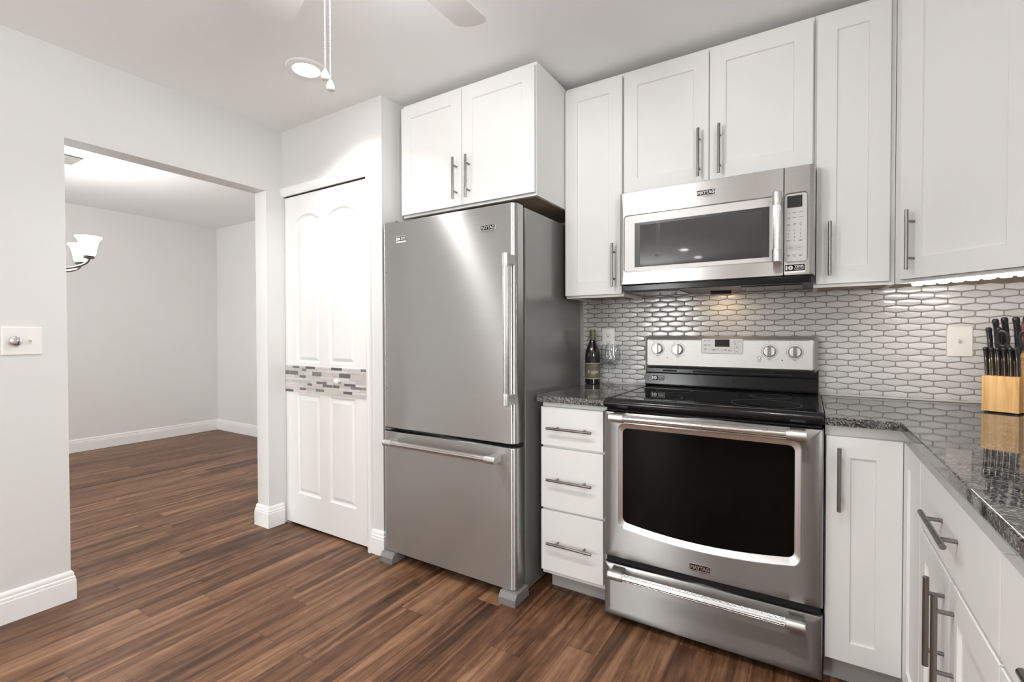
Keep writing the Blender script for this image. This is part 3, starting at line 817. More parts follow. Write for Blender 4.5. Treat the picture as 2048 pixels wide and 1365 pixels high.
# ------------------------------------------------------------------ refrigerator
FX0, FX1, FYF = -.9784, -.1580, -.7537
fr = thing('refrigerator', 'tall stainless steel bottom-freezer fridge beside the pantry', 'refrigerator', (-.568, -.40, 0))
m = MB()
m.box(FX0 + .003, FX1 - .001, -.6640, -.045, .012, 1.7640, .004)
part('body', m, SIDEGREY, fr, 'dark grey painted cabinet')
part('door_gasket', MB().box(FX0 + .012, FX1 - .012, -.6845, -.6642, .055, 1.760), DARKGAP, fr, 'black rubber seal')
part('grille', MB().box(FX0 + .02, FX1 - .02, -.7000, -.6645, .014, .050, .003), BLACKP, fr, 'black toe grille')
def door_slab(z0, z1):
    x0, x1, y0, y1, r = FX0, FX1, FYF, -.6850, .024
    prof = [(x0, y1), (x1, y1)]
    for i in range(7):
        a = -i * (pi / 2) / 6
        prof.append((x1 - r + r * cos(a), y0 + r + r * sin(a)))
    n = 8
    for i in range(1, n):                                  # gentle bow of the front
        f = i / n
        prof.append((x1 - r + (x0 - x1 + 2 * r) * f, y0 - .0012 * sin(pi * f)))
    for i in range(7):
        a = -pi / 2 - i * (pi / 2) / 6
        prof.append((x0 + r + r * cos(a), y0 + r + r * sin(a)))
    m = MB()
    loops = []
    for z, d in ((z0, .004), (z0 + .0012, .0012), (z0 + .004, 0), (z1 - .004, 0), (z1 - .0012, .0012), (z1, .004)):
        cx, cy = (x0 + x1) / 2, (y0 + y1) / 2
        loops.append([(x + (d if x < cx else -d), y + (d if y < cy else -d * .3), z) for x, y in prof])
    return m.loft(loops)
d = part('fridge_door', door_slab(.7035, 1.7690), STEEL, fr, 'brushed stainless steel upper door', 24)
part('handle', pro_handle((-.1710, -.8100, .8800), (-.1710, -.8100, 1.5390), (0, -1, 0), .0130, .052, .0168, .0540), [STEELBAR, ALU], d, 'vertical fluted bar with satin end caps')
badge(d, -.3012, 1.6703, FYF - .0012, .082, .0285)
sticker(d, -.8405, 1.6770, FYF - .0010, .066, .0320)
for z in (1.5160, .9080):
    part('screw_plug', MB().lathe([(.0052, 0), (.0044, .0016), (.0, .0020)], (0, 0, 0), 'z', 14).xform(Matrix.Translation((-.9480, FYF + .0004, z)) @ Matrix.Rotation(pi / 2, 4, 'X')), FOOTGREY, d, 'small grey hole plug')
d = part('freezer_drawer', door_slab(.0525, .6850), STEEL, fr, 'brushed stainless steel freezer drawer', 24)
part('handle', pro_handle((-.9130, -.8100, .6370), (-.2250, -.8100, .6370), (0, -1, 0), .0130, .052, .0168, .0540), [STEELBAR, ALU], d, 'horizontal fluted bar with satin end caps')
part('hinge_cover', MB().box(FX0 + .004, FX0 + .085, -.7400, -.6700, 1.7695, 1.7830, .004), FOOTGREY, fr, 'grey plastic hinge cover on top')
part('middle_hinge', MB().box(FX0 + .004, FX0 + .052, -.7480, -.6700, .6885, .7005, .002), FOOTGREY, fr, 'small metal hinge between the doors')
for x0, x1 in ((-.9720, -.8850), (-.2300, -.1420)):
    pf = [(-.7860, .0005), (-.7860, .030), (-.7700, .0510), (-.6700, .0510), (-.6600, .0005)]
    part('foot', MB().prism(pf, 'x', x0, x1, .003), FOOTGREY, fr, 'grey plastic foot cover')

# ------------------------------------------------------------------ range
RX0, RX1 = .2155, .9770
rg = thing('range', 'stainless steel electric range with black glass cooktop and oven window', 'range', (.596, -.34, 0))
part('body', MB().box(RX0 + .004, RX1 - .004, -.6230, -.0150, .030, .8860, .002), BLACKE, rg, 'black enamel body')
for x in (RX0 + .05, RX1 - .05):
    for y in (-.56, -.08): part('levelling_foot', MB().cyl((x, y, .0004), (x, y, .0295), .017, 14), BLACKP, rg)
part('door_gap_shade', MB().box(RX0 + .006, RX1 - .006, -.6440, -.6232, .2460, .8800), DARKGAP, rg, 'dark box in place of the shaded gap around the oven door')  # solid dark box stands in for the shade in the gap
# oven door
K, MID = 6, 9
def OL(d, y, z0=.2730, z1=.8750, x0=RX0, x1=RX1, r=.004): return at_y(rr(x0 + d, x1 - d, z0 + d, z1 - d, max(.0015, r), K, MID), y)
def RL(x0, x1, z0, z1, r, bow, y): return at_y(rr(x0, x1, z0, z1, r, K, MID, bow), y)
m = MB()
ring_o = (.2755, .9155, .4020, .8290, .028, .028)
m.loft([OL(0, -.6445), OL(0, -.6530), OL(.004, -.6585), OL(.014, -.6608), OL(.034, -.6620),
        RL(*ring_o, -.6620), RL(.2775, .9135, .4035, .8270, .028, .028, -.6606)], True, False)
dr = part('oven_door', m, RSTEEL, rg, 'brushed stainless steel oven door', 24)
m = MB().loft([RL(.2775, .9135, .4035, .8270, .028, .028, -.6606), RL(.2800, .9110, .4060, .8240, .028, .028, -.6590),
               RL(.2925, .8950, .4260, .8090, .020, .026, -.6545), RL(.2930, .8945, .4265, .8085, .020, .026, -.6520)], False, False)
part('window_bezel', m, STEELRING, dr, 'bright bevelled bezel round the window', 40)
part('window', MB().loft([RL(.2926, .8949, .4262, .8088, .020, .026, -.6532), RL(.2926, .8949, .4262, .8088, .020, .026, -.6520)], True, True), OVENGLASS, dr, 'black glass oven window', 20)
m = MB()
for i in range(5): m.box(.392 + i * .086, .462 + i * .086, -.6625, -.6600, .8545, .8600)
m.box(.375, .835, -.6622, -.6600, .8520, .8538)
part('vent_slots', m, DARKGAP, dr, 'row of dark vent slots')  # dark boxes stand in for the shade inside the slots
part('handle', pro_handle((.2560, -.7150, .8570), (.9300, -.7150, .8570), (0, -1, 0), .0125, .056, .0178, .0540), [STEELBAR, ALU], dr, 'long fluted bar with satin end caps')
badge(dr, .5918, .3130, -.6618, .0760, .0290)
m = MB()
m.loft([OL(0, -.6245, .030, .2490, r=.004), OL(0, -.6500, .030, .2490, r=.004), OL(.003, -.6570, .030, .2490), OL(.010, -.6605, .030, .2490), OL(.030, -.6625, .030, .2490)], True, True)
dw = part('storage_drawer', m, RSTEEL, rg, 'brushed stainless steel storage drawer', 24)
part('handle', pro_handle((.2530, -.7150, .2265), (.9300, -.7150, .2265), (0, -1, 0), .0125, .056, .0178, .0530), [STEELBAR, ALU], dw, 'long fluted bar with satin end caps')
# cooktop
m = MB()
pf = [(-.0450, .8865), (-.6500, .8865), (-.6600, .8900), (-.6655, .8990), (-.6660, .9080), (-.6620, .9180), (-.6540, .9240), (-.6440, .9262), (-.6300, .9248), (-.1400, .9248), (-.1250, .9270), (-.0450, .9270)]
m.prism(pf, 'x', RX0 + .001, RX1 + .001, .002)
for x0, x1 in ((RX0 + .003, RX0 + .020), (RX1 - .018, RX1 - .001)): m.box(x0, x1, -.640, -.060, .9238, .9275, .0016)
ck = part('cooktop', m, BLACKE, rg, 'black enamel cooktop with raised rim')
part('glass_surface', MB().box(RX0 + .0215, RX1 - .0195, -.6330, -.1250, .9240, .9256, .0004), BLACKG, ck, 'black ceramic glass')
def ring(cx, cy, r):
    m = MB(); n = 48; z = .9257
    m.loft([[(cx + a * cos(2 * pi * i / n), cy + a * sin(2 * pi * i / n), zz) for i in range(n)] for a, zz in ((r - .0007, z), (r - .0007, z + .0002), (r + .0007, z + .0002), (r + .0007, z), (r - .0007, z))], False, False)
    return part('burner_ring', m, RING, ck, 'thin grey burner circle')
for cx, cy, r in ((.795, -.500, .118), (.400, -.500, .092), (.400, -.250, .080), (.795, -.250, .078)): ring(cx, cy, r)
# backguard: black riser below, steel control panel above
m = MB()
m.box(RX0 + .002, RX1 - .006, -.0700, -.0160, .9272, 1.0300, .003)
m.prism([(-.070, .9275), (-.0860, .9300), (-.0900, .9400), (-.0840, .9900), (-.0700, .9960)], 'x', RX0 + .003, RX1 - .007, .001)
ri = part('riser', m, BLACKE, rg, 'glossy black riser with vent gap')
m = MB()
for x0, x1 in ((.305, .372), (.45, .62), (.70, .87)): m.box(x0, x1, -.0745, -.0690, 1.0010, 1.0090, .001)
part('vent_slots', m, DARKGAP, ri)  # slot shade drawn as dark boxes on the riser
sticker(ri, .2840, .9655, 0, .066, .0330).matrix_parent_inverse = Matrix.Identity(4)
st = [c for c in ri.children if c.name.startswith('sticker')][0]
st.location = (0, -.0875, 0)
m = MB()
PX0, PX1, PZ0, PZ1 = RX0 - .002, RX1 - .009, 1.0130, 1.1790
def PL(d, y, r, dz=0): return at_y(rr(PX0 + d, PX1 - d, PZ0 + d + dz, PZ1 - d, r, K, MID), y)
m.loft([PL(0, -.0160, .014), PL(0, -.0620, .016), PL(.002, -.0720, .017), PL(.014, -.0960, .016), PL(.020, -.0995, .014)], True, True)
cp = part('control_panel', m, STEELP, rg, 'stainless control panel with rounded corners', 28)
# keypad plate with display
m = MB()
m.mat(1).loft([at_y(rr(.4940, .6760, 1.0960, 1.1690, .006, 4), -.0990), at_y(rr(.4940, .6760, 1.0960, 1.1690, .006, 4), -.1002)])
m.mat(0).loft([at_y(rr(.4955, .6745, 1.0975, 1.1675, .005, 4), -.1000), at_y(rr(.4955, .6745, 1.0975, 1.1675, .005, 4), -.1006)])
for x, z, w in ((.510, 1.157, .010), (.527, 1.157, .010), (.511, 1.138, .014), (.529, 1.137, .013), (.511, 1.119, .012), (.549, 1.115, .018), (.568, 1.116, .010), (.584, 1.114, .011), (.600, 1.115, .012), (.619, 1.113, .015), (.641, 1.146, .012)):
    m.mat(1).box(x - w / 2, x + w / 2, -.1010, -.1004, z, z + .0018)
    if w > .0115: m.box(x - w * .42, x + w * .42, -.1010, -.1004, z - .0045, z - .0028)
m.mat(1).text('START', .6390, 1.1550, -.1004, .0042, .014); m.text('CANCEL', .6600, 1.1550, -.1004, .0042, .016)
for z0, z1, xx0, xx1 in ((1.1010, 1.1340, .6400, .6580),):
    for a in ((xx0, xx1, z1 - .0006, z1), (xx0, xx1, z0, z0 + .0006), (xx0, xx0 + .0006, z0, z1), (xx1 - .0006, xx1, z0, z1)): m.box(a[0], a[1], -.1010, -.1004, a[2], a[3])
m.prism([(.6460, 1.1255), (.6520, 1.1255), (.6490, 1.1300)], 'y', -.1010, -.1004); m.box(.6460, .6520, -.1010, -.1004, 1.1070, 1.1084)
kp = part('keypad', m, [PANELGREY, INKGREY], cp, 'silver touch keypad with grey legends')
part('display', MB().box(.5545, .6185, -.1016, -.1004, 1.1290, 1.1635, .0005), LCDRED, cp, 'dark clock display')
m = MB()
for kx, kz in ((.2862, 1.1165), (.3840, 1.1140), (.7830, 1.1115), (.8820, 1.1100)):
    n = 40
    m.loft([[(kx + a * cos(2 * pi * i / n), y, kz + a * sin(2 * pi * i / n)) for i in range(n)] for a, y in ((.0318, -.0993), (.0318, -.1000), (.0330, -.1000), (.0330, -.0993))], False, False)
    m.text('OFF', kx, kz + .0415, -.0995, .0042, .008); m.text('HI', kx - .019, kz + .036, -.0995, .0036, .006); m.text('LO', kx + .021, kz + .036, -.0995, .0036, .007)
    m.box(kx - .007, kx + .007, -.1000, -.0993, kz - .0375, kz - .0355); m.text('7 - 3', kx, kz - .0435, -.0995, .0042, .010)
part('lettering', m, INKGREY, cp, 'grey printed knob markings')
for x, z in ((.333, 1.0720), (.833, 1.0715)): part('indicator_light', MB().cyl((x, -.0993, z), (x, -.1010, z), .0024, 12), INKBLACK, cp, 'tiny dark indicator light')
part('lock_button', MB().lathe([(.0095, 0), (.0095, .003), (.0085, .0035), (.0062, .0030), (.0058, .0062), (.0050, .0070), (0, .0072)], (0, 0, 0), 'z', 24).xform(Matrix.Translation((.7430, -.0992, 1.0795)) @ Matrix.Rotation(pi / 2, 4, 'X')), ALU, cp, 'small round silver push button')
part('button_lettering', MB().box(.735, .751, -.1000, -.0993, 1.0655, 1.0668).box(.737, .749, -.1000, -.0993, 1.0615, 1.0628), INKGREY, cp)
for kx, kz in ((.2862, 1.1165), (.3840, 1.1140), (.7830, 1.1115), (.8820, 1.1100)):
    m = MB()
    m.mat(0).lathe([(.0262, 0), (.0262, .004), (.0240, .0075), (.0232, .020), (.0215, .0225), (0, .0228)], (0, 0, 0), 'z', 32)
    m.mat(2).loft([[(x, y, z) for x, y in ((-.0072, -.0240), (.0072, -.0240), (.0072, .0250), (-.0072, .0250))] for z in (.020,)] + [[(x, y, .0345) for x, y in ((-.0056, -.0222), (.0056, -.0222), (.0056, .0238), (-.0056, .0238))]])  # grip in a darker metal, imitating its shaded faces
    m.mat(1).cyl((0, .0195, .0340), (0, .0195, .0349), .0014, 8)
    m.xform(Matrix.Translation((kx, -.0994, kz)) @ Matrix.Rotation(pi / 2, 4, 'X'))
    part('knob', m, [ALU, INKBLACK, NICKEL], cp, 'round silver burner knob with raised grip')

# ------------------------------------------------------------------ microwave
mw = thing('microwave', 'stainless over-the-range microwave hanging below the wall cabinet', 'microwave', (.57, -.20, 1.385))
part('body', MB().box(.1935, .9495, -.3795, -.0120, 1.3880, 1.8365, .002), BLACKP, mw, 'dark case')
m = MB()
m.box(.2000, .9430, -.3960, -.3797, 1.3860, 1.4130, .004)
m.box(.54, .63, -.1420, -.1360, 1.3740, 1.3882, .001)
m.box(.2200, .4400, -.330, -.110, 1.3845, 1.3882, .001); m.box(.6900, .9100, -.330, -.110, 1.3845, 1.3882, .001)
part('underside', m, BLACKE, mw, 'black underside with grease filters')
part('cooktop_lamp', MB().box(.555, .615, -.1250, -.0950, 1.3850, 1.3879, .001), HOODLAMP, mw, 'warm glowing cooktop lamp')
# door: steel with a recessed satin panel
MK, MM = 5, 3
def ML(x0, x1, z0, z1, r, y): return at_y(rr(x0, x1, z0, z1, r, MK, MM), y)
m = MB()
m.loft([ML(.1905, .8465, 1.4135, 1.8350, .003, -.3800), ML(.1905, .8465, 1.4135, 1.8350, .003, -.3930), ML(.1940, .8465, 1.4150, 1.8335, .004, -.4000), ML(.2020, .8460, 1.4175, 1.8310, .005, -.4035),
        ML(.2105, .8440, 1.4710, 1.7300, .014, -.4035), ML(.2125, .8430, 1.4735, 1.7275, .013, -.4015), ML(.2135, .8425, 1.4745, 1.7265, .012, -.3975)], True, True)
md = part('microwave_door', m, STEELV, mw, 'stainless door with rounded inset panel', 26)
part('door_panel', MB().loft([ML(.2145, .8415, 1.4755, 1.7255, .011, -.3974), ML(.2145, .8415, 1.4755, 1.7255, .011, -.3990)]), PANELGREY, md, 'satin silver window surround')
m = MB()
m.mat(0).box(.2600, .7985, -.3996, -.3986, 1.4925, 1.6915)
m.mat(1).box(.2850, .7735, -.3999, -.3994, 1.4926, 1.6800)
part('window', m, [BLACKP, MWGLASS], md, 'dark glass window with black border')
part('handle', pro_handle((.8268, -.4500, 1.4640), (.8268, -.4500, 1.7320), (0, -1, 0), .0125, .046, .0170, .0490), [STEELBAR, ALU], md, 'vertical fluted bar with satin end caps')
badge(md, .5640, 1.7795, -.4035, .0760, .0280)
m = MB()
m.loft([ML(.8490, .9515, 1.4135, 1.8350, .003, -.3800), ML(.8490, .9515, 1.4135, 1.8350, .003, -.3880), ML(.8490, .9480, 1.4150, 1.8335, .004, -.3960), ML(.8495, .9330, 1.4175, 1.8310, .005, -.4035),
        ML(.8500, .9290, 1.4640, 1.7330, .014, -.4035), ML(.8502, .9270, 1.4665, 1.7305, .013, -.4010), ML(.8505, .9255, 1.4680, 1.7290, .012, -.3980)], True, True)
mc = part('control_panel', m, STEELV, mw, 'stainless control side with chamfered edge', 26)
m = MB()
m.mat(0).loft([ML(.8510, .9235, 1.4690, 1.7275, .010, -.3979), ML(.8510, .9235, 1.4690, 1.7275, .010, -.3995)])
m.mat(1)
cols = (.8640, .8835, .9040)
for z, words in ((1.6550, ('POPCORN', 'POTATO', 'REHEAT')), (1.6360, ('DEFROST', 'BEVERAGE', 'PIZZA'))):
    for x in cols: m.box(x - .0065, x + .0065, -.4000, -.3994, z, z + .0016)
for z in (1.6120,):
    for x in cols: m.box(x - .005, x + .005, -.4000, -.3994, z, z + .0016); m.box(x - .004, x + .004, -.4000, -.3994, z - .0045, z - .0030)
for r_, row in enumerate(('123', '456', '789')):
    for x, ch in zip(cols, row): m.text(ch, x, 1.5890 - r_ * .0135, -.3994, .0062, bold=.01)
m.text('0', cols[1], 1.5485, -.3994, .0062, bold=.01)
for x in (cols[0], cols[2]):
    m.box(x - .007, x + .007, -.4000, -.3994, 1.5500, 1.5514); m.box(x - .006, x + .006, -.4000, -.3994, 1.5460, 1.5474)
for x, w in ((.8700, 'CANCEL'), (.8985, 'START')):
    a, c, z0, z1 = x - .0125, x + .0125, 1.5125, 1.5290
    for q in ((a, c, z1 - .0006, z1), (a, c, z0, z0 + .0006), (a, a + .0006, z0, z1), (c - .0006, c, z0, z1)): m.box(q[0], q[1], -.4000, -.3994, q[2], q[3])
    m.text(w, x, 1.5210, -.3994, .0048, .018, bold=.015)
for x in cols: m.box(x - .006, x + .006, -.4000, -.3994, 1.4925, 1.4940); m.box(x - .005, x + .005, -.4000, -.3994, 1.4880, 1.4894)
part('keypad', m, [PANELGREY, INKGREY], mc, 'silver number keypad')
part('display', MB().box(.8590, .9090, -.4004, -.3993, 1.6755, 1.7210, .0005), LCD, mc, 'dark grey display')
sticker(mc, .8850, 1.4410, -.4033, .0680, .0330)

# ------------------------------------------------------------------ switches, outlet
def plate(m, cx, cz, w, h):
    R = lambda d: rr(cx - w / 2 + d, cx + w / 2 - d, cz - h / 2 + d, cz + h / 2 - d, .004, 4)
    m.loft([at_y(R(0), 0), at_y(R(0), -.0030), at_y(R(.0015), -.0052), at_y(R(.0045), -.0062)])
def toggle(m, cx, cz):
    m.box(cx - .0052, cx + .0052, -.0068, -.0060, cz - .012, cz + .012, .0003)
    m.loft([[(cx - .0042, -.0064, cz - .009), (cx + .0042, -.0064, cz - .009), (cx + .0042, -.0064, cz + .009), (cx - .0042, -.0064, cz + .009)],
            [(cx - .0034, -.0190, cz + .004), (cx + .0034, -.0190, cz + .004), (cx + .0034, -.0175, cz + .0105), (cx - .0034, -.0175, cz + .0105)]])
def screws(m, pts):
    for x, z in pts: m.cyl((x, -.0060, z), (x, -.0068, z), .0030, 12)
sw = thing('light_switch_plate', 'white two-gang switch plate with a round metal dimmer on the left wall', 'light switch', (XL + .0004, -1.9135, 1.1665), radians(90), local=True)
m = MB(); plate(m, 0, 0, .1235, .1180); screws(m, [(-.023, .030), (-.023, -.030), (.023, .030), (.023, -.030)])
part('plate', m, WPLAST, sw)
part('dimmer_knob', MB().lathe([(.0215, 0), (.0215, .009), (.0200, .0135), (.0160, .0160), (0, .0165)], (0, 0, 0), 'z', 32).xform(Matrix.Translation((-.0230, -.0060, 0)) @ Matrix.Rotation(pi / 2, 4, 'X')), CHROME, sw, 'round brushed metal dimmer knob')
m = MB(); toggle(m, .0230, 0); part('toggle', m, WPLAST, sw)
sw2 = thing('backsplash_switch_plate', 'cream single switch plate on the tiled backsplash left of the knife block', 'light switch', (1.4370, -.0106, 1.1580), local=True)
m = MB(); plate(m, 0, 0, .0770, .1190); screws(m, [(0, .030), (0, -.030)]); part('plate', m, IVORY, sw2)
m = MB(); toggle(m, 0, 0); part('toggle', m, IVORY, sw2)
ol = thing('outlet_plate', 'white duplex outlet plate on the tiles behind the wine glasses', 'outlet', (-.0070, -.0106, 1.1630), local=True)
m = MB(); plate(m, 0, 0, .0720, .1160); screws(m, [(0, 0)]); part('plate', m, WPLAST, ol)
for zc in (.0195, -.0195):
    m = MB()
    m.mat(0).loft([at_y(rr(-.0170, .0170, zc - .0140, zc + .0140, .0100, 5), -.0060), at_y(rr(-.0170, .0170, zc - .0140, zc + .0140, .0100, 5), -.0078)])
    m.mat(1).box(-.0075, -.0050, -.0084, -.0076, zc - .001, zc + .0075); m.box(.0050, .0073, -.0084, -.0076, zc, zc + .0070); m.cyl((0, -.0084, zc - .0075), (0, -.0076, zc - .0075), .0030, 12)
    part('socket', m, [WPLAST, INKBLACK], ol)

# ------------------------------------------------------------------ wine bottle and glasses
bo = thing('wine_bottle', 'dark red wine bottle with green neck foil and olive label beside the fridge', 'bottle', (-.0780, -.0660, ZCT + .0004), local=True)
R = .0415
part('glass_body', MB().lathe([(.030, 0), (R - .003, 0), (R, .004), (R, .150), (R - .0008, .160), (.0375, .182), (.0280, .207), (.0195, .228), (.0160, .243), (.0152, .260), (.0152, .290), (.0150, .292), (0, .292)], (0, 0, 0), 'z', 48), BOTTLE, bo, None, 60)
part('neck_foil', MB().lathe([(.0158, .233), (.0162, .236), (.0160, .285), (.0164, .286), (.0166, .295), (.0155, .2975), (0, .298)], (0, 0, 0), 'z', 32), CAPSULE, bo, 'olive green foil capsule')
# curved label facing the room
def curved(m, a0, a1, z0, z1, r, n=24, th=.0003):
    L = []
    for z, rr_ in ((z0, r), (z1, r), (z1, r + th), (z0, r + th), (z0, r)):
        L.append([(rr_ * sin(a0 + (a1 - a0) * i / n), -rr_ * cos(a0 + (a1 - a0) * i / n), z) for i in range(n + 1)])
    return m.loft(L, False, False, closed=False)
FA = radians(23)                       # the label looks towards the camera
m = MB()
curved(m.mat(0), FA - 1.35, FA + 1.35, .0290, .1150, R + .0002)
curved(m.mat(1), FA - 1.35, FA + 1.35, .0285, .0310, R + .0005); curved(m, FA - 1.35, FA + 1.35, .1130, .1155, R + .0005)
def wrap(mb):
    for v in mb.bm.verts:
        a = FA + v.co.x / R; rad = R + .0004 + max(0, -v.co.y)
        v.co = V((rad * sin(a), -rad * cos(a), v.co.z))
t2 = MB(); t2.text('Acrobat', 0, .0700, 0, .0190, .066, shear=.35, bold=-.004, ext=.0003); t2.text('oregon', .003, .0570, 0, .0050, .026, ext=.0003); t2.text('PINOT NOIR', .018, .1030, 0, .0030, .022, ext=.0003)
wrap(t2)
mm = bpy.data.meshes.new('t'); t2.bm.to_mesh(mm); t2.bm.free()
for p in mm.polygons: p.material_index = 1
m.bm.from_mesh(mm); bpy.data.meshes.remove(mm)
part('label', m, [LABELG, CREAM], bo, 'olive paper label with white script', 60)

def wine_glass(name, label, loc):
    t = thing(name, label, 'wine glass', loc, local=True, group='wine glasses by the bottle')
    pr = [(.0, .0005), (.0360, .0005), (.0375, .0015), (.0360, .0026), (.0200, .0050), (.0070, .0100), (.0042, .0180), (.0036, .040), (.0036, .085), (.0048, .0960), (.0095, .1020),
          (.0240, .1110), (.0375, .1300), (.0418, .1480), (.0405, .1750), (.0350, .2100), (.0338, .2180), (.0332, .2188), (.0326, .2180), (.0338, .2095), (.0392, .1750), (.0405, .1482), (.0362, .1310), (.0225, .1128), (.0080, .1045), (0, .1035)]
    part('bowl_and_stem', MB().lathe(pr, (0, 0, 0), 'z', 40), GLASS, t, None, 60)
    return t
wine_glass('wine_glass', 'clear stemmed wine glass standing in front, nearer the range', (.0609, -.1350, ZCT + .0003))
wine_glass('wine_glass', 'clear stemmed wine glass half hidden behind the other glass, nearer the bottle', (.0099, -.0560, ZCT + .0003))

# ------------------------------------------------------------------ knife block (local: front faces -y, origin at the front left foot)
KB = radians(-27.1)
kloc = V((1.4458, -.2587, ZCT))
kb = thing('knife_block', 'blond wood two-tier knife block in the counter corner', 'knife block', kloc, KB, local=True)
part('steak_knife_tier', MB().box(0, .0930, 0, .0420, .0050, .1270, .0015), PINE, kb, 'low front tier')
pf = [(.0425, .0050), (.1500, .0050), (.1900, .1900), (.1200, .2150), (.0540, .1830), (.0425, .150)]
part('rear_block', MB().prism(pf, 'x', -.001, .1060, .0015), PINE, kb, 'tall slanted rear tier')
for x in (.012, .084):
    for y in (.012, .135): part('rubber_foot', MB().cyl((x, y, .0003), (x, y, .0050), .007, 12), BLACKP, kb)
KM = Matrix.Translation(kloc) @ Matrix.Rotation(KB, 4, 'Z')
def handle_mesh(m, L, w, th, curve):
    """handle standing along z from 0 to L, edge towards -y"""
    loops = []
    st = [(0, .80, .9), (.006, .86, 1.0), (.02, .74, .92), (.35, .86, 1.0), (.62, .92, 1.0), (.82, .94, 1.0), (.90, 1.14, 1.12), (.96, 1.14, 1.12), (1.0, .72, .75)]
    for i, (f, kw, kt) in enumerate(st):
        z = f * L if f > .03 else f * L
        y = curve * sin(pi * f) * w * .5 - (w * .28 * max(0, f - .6) / .4)
        a, c = th * kt / 2, w * kw / 2
        loops.append([(a * cos(q) * (1 if True else 1), y + c * sin(q), z) for q in [2 * pi * k / 14 for k in range(14)]])
    m.loft(loops)
    return m
def knife(name, label, lx, ly, lz, L, w, th, lean, group, tilt=0.0, blade=.05):
    o = thing(name, label, 'knife', (0, 0, 0), group=group, local=True)
    o.matrix_world = KM @ Matrix.Translation((lx, ly, lz)) @ Matrix.Rotation(lean, 4, 'X') @ Matrix.Rotation(tilt, 4, 'Y')
    m = MB(); handle_mesh(m, L, w, th, .35)
    part('handle', m, BLACKP, o, None, 60)
    m = MB()
    n = 14                                                # bright tang along the edges of the handle
    loops = []
    for i in range(n + 1):
        f = i / n * .96
        y = .35 * sin(pi * f) * w * .5 - (w * .28 * max(0, f - .6) / .4)
        c = w * (.86 + .14 * f) / 2 + .0010
        loops.append([(-.0010, y - c, f * L), (.0010, y - c, f * L), (.0010, y + c, f * L), (-.0010, y + c, f * L)])
    m.loft(loops)
    part('tang', m, STEELBLADE, o, 'thin bright steel tang')
    return o
pos = ('leftmost', 'second from left', 'third from left', 'third from right', 'second from right', 'rightmost')
for i in range(6):
    knife('steak_knife', 'black handled steak knife in the front tier, %s of the six' % pos[i], .0085 + i * .0152, .0215, .1292, .099, .0185, .0125, radians(10), 'steak knives in the front tier')
# rear knives
for (lx, ly, lz, L, w, th, ln, lab) in (
    (.0075, .0620, .1860, .112, .021, .015, 12, 'black handled kitchen knife at the left edge of the rear tier'),
    (.0330, .0620, .1860, .112, .021, .015, 12, 'black handled kitchen knife left of the scissors, front row of the rear tier'),
    (.0165, .0980, .2030, .125, .023, .016, 12, 'black handled kitchen knife at the back left, behind the leftmost two'),
    (.0395, .0980, .2030, .130, .023, .017, 12, 'black handled kitchen knife at the back, tallest above the left scissor ring'),
    (.0680, .0980, .2030, .130, .024, .017, 12, 'black handled kitchen knife at the back between the two scissor rings')):
    knife('kitchen_knife', lab, lx, ly, lz, L, w, th, radians(ln), 'kitchen knives in the rear tier', blade=.11)
o = thing('honing_steel', 'sharpening steel with looped black handle at the back right of the knife block', 'sharpening steel', (0, 0, 0), local=True)
o.matrix_world = KM @ Matrix.Translation((.0960, .0980, .2030)) @ Matrix.Rotation(radians(12), 4, 'X')
m = MB(); handle_mesh(m, .108, .020, .018, 0.0)
part('handle', m, BLACKP, o, None, 60)
m = MB(); n = 20
lp = [(.0100 * cos(2 * pi * i / n), 0, .1180 + .0160 * sin(2 * pi * i / n)) for i in range(n + 1)]
part('hanging_loop', m.tube(lp, .0042, 8), BLACKP, o)
o = thing('kitchen_scissors', 'black handled kitchen scissors with two finger rings in the knife block', 'scissors', (0, 0, 0), local=True)
o.matrix_world = KM @ Matrix.Translation((.0740, .0330, .2010)) @ Matrix.Rotation(radians(14), 4, 'X')
for sx in (-1, 1):
    m = MB(); n = 28
    lp = [(sx * .0275 + .0140 * cos(2 * pi * i / n), 0, .0560 + .0265 * sin(2 * pi * i / n)) for i in range(n + 1)]
    m.tube(lp, .0056, 10)
    m.tube([(sx * .019, 0, .034), (sx * .010, 0, .018), (sx * .0045, 0, -.004), (sx * .004, 0, -.02)], [.0075, .0085, .0078, .0065], 10)
    part('grip', m, BLACKP, o, None, 60)
part('pivot', MB().cyl((0, -.0095, .010), (0, .0095, .010), .0075, 20, b=.001), STEELBLADE, o, 'round bright pivot')
# rounded wooden board leaning in the corner at the picture's edge
ct = MB().prism(rr(1.6040, 1.80, 0, .3450, .055, 8), 'y', -.0090, .0090, .003)
ct.xform(Matrix.Translation((0, -.0560, ZCT + .0022)) @ Matrix.Rotation(radians(-6), 4, 'X'))
lone('cutting_board', ct, REDWOOD, 'reddish brown rounded board leaning on the tiles behind the knife block, at the picture edge', 'cutting board', loc=(1.70, -.045, ZCT))

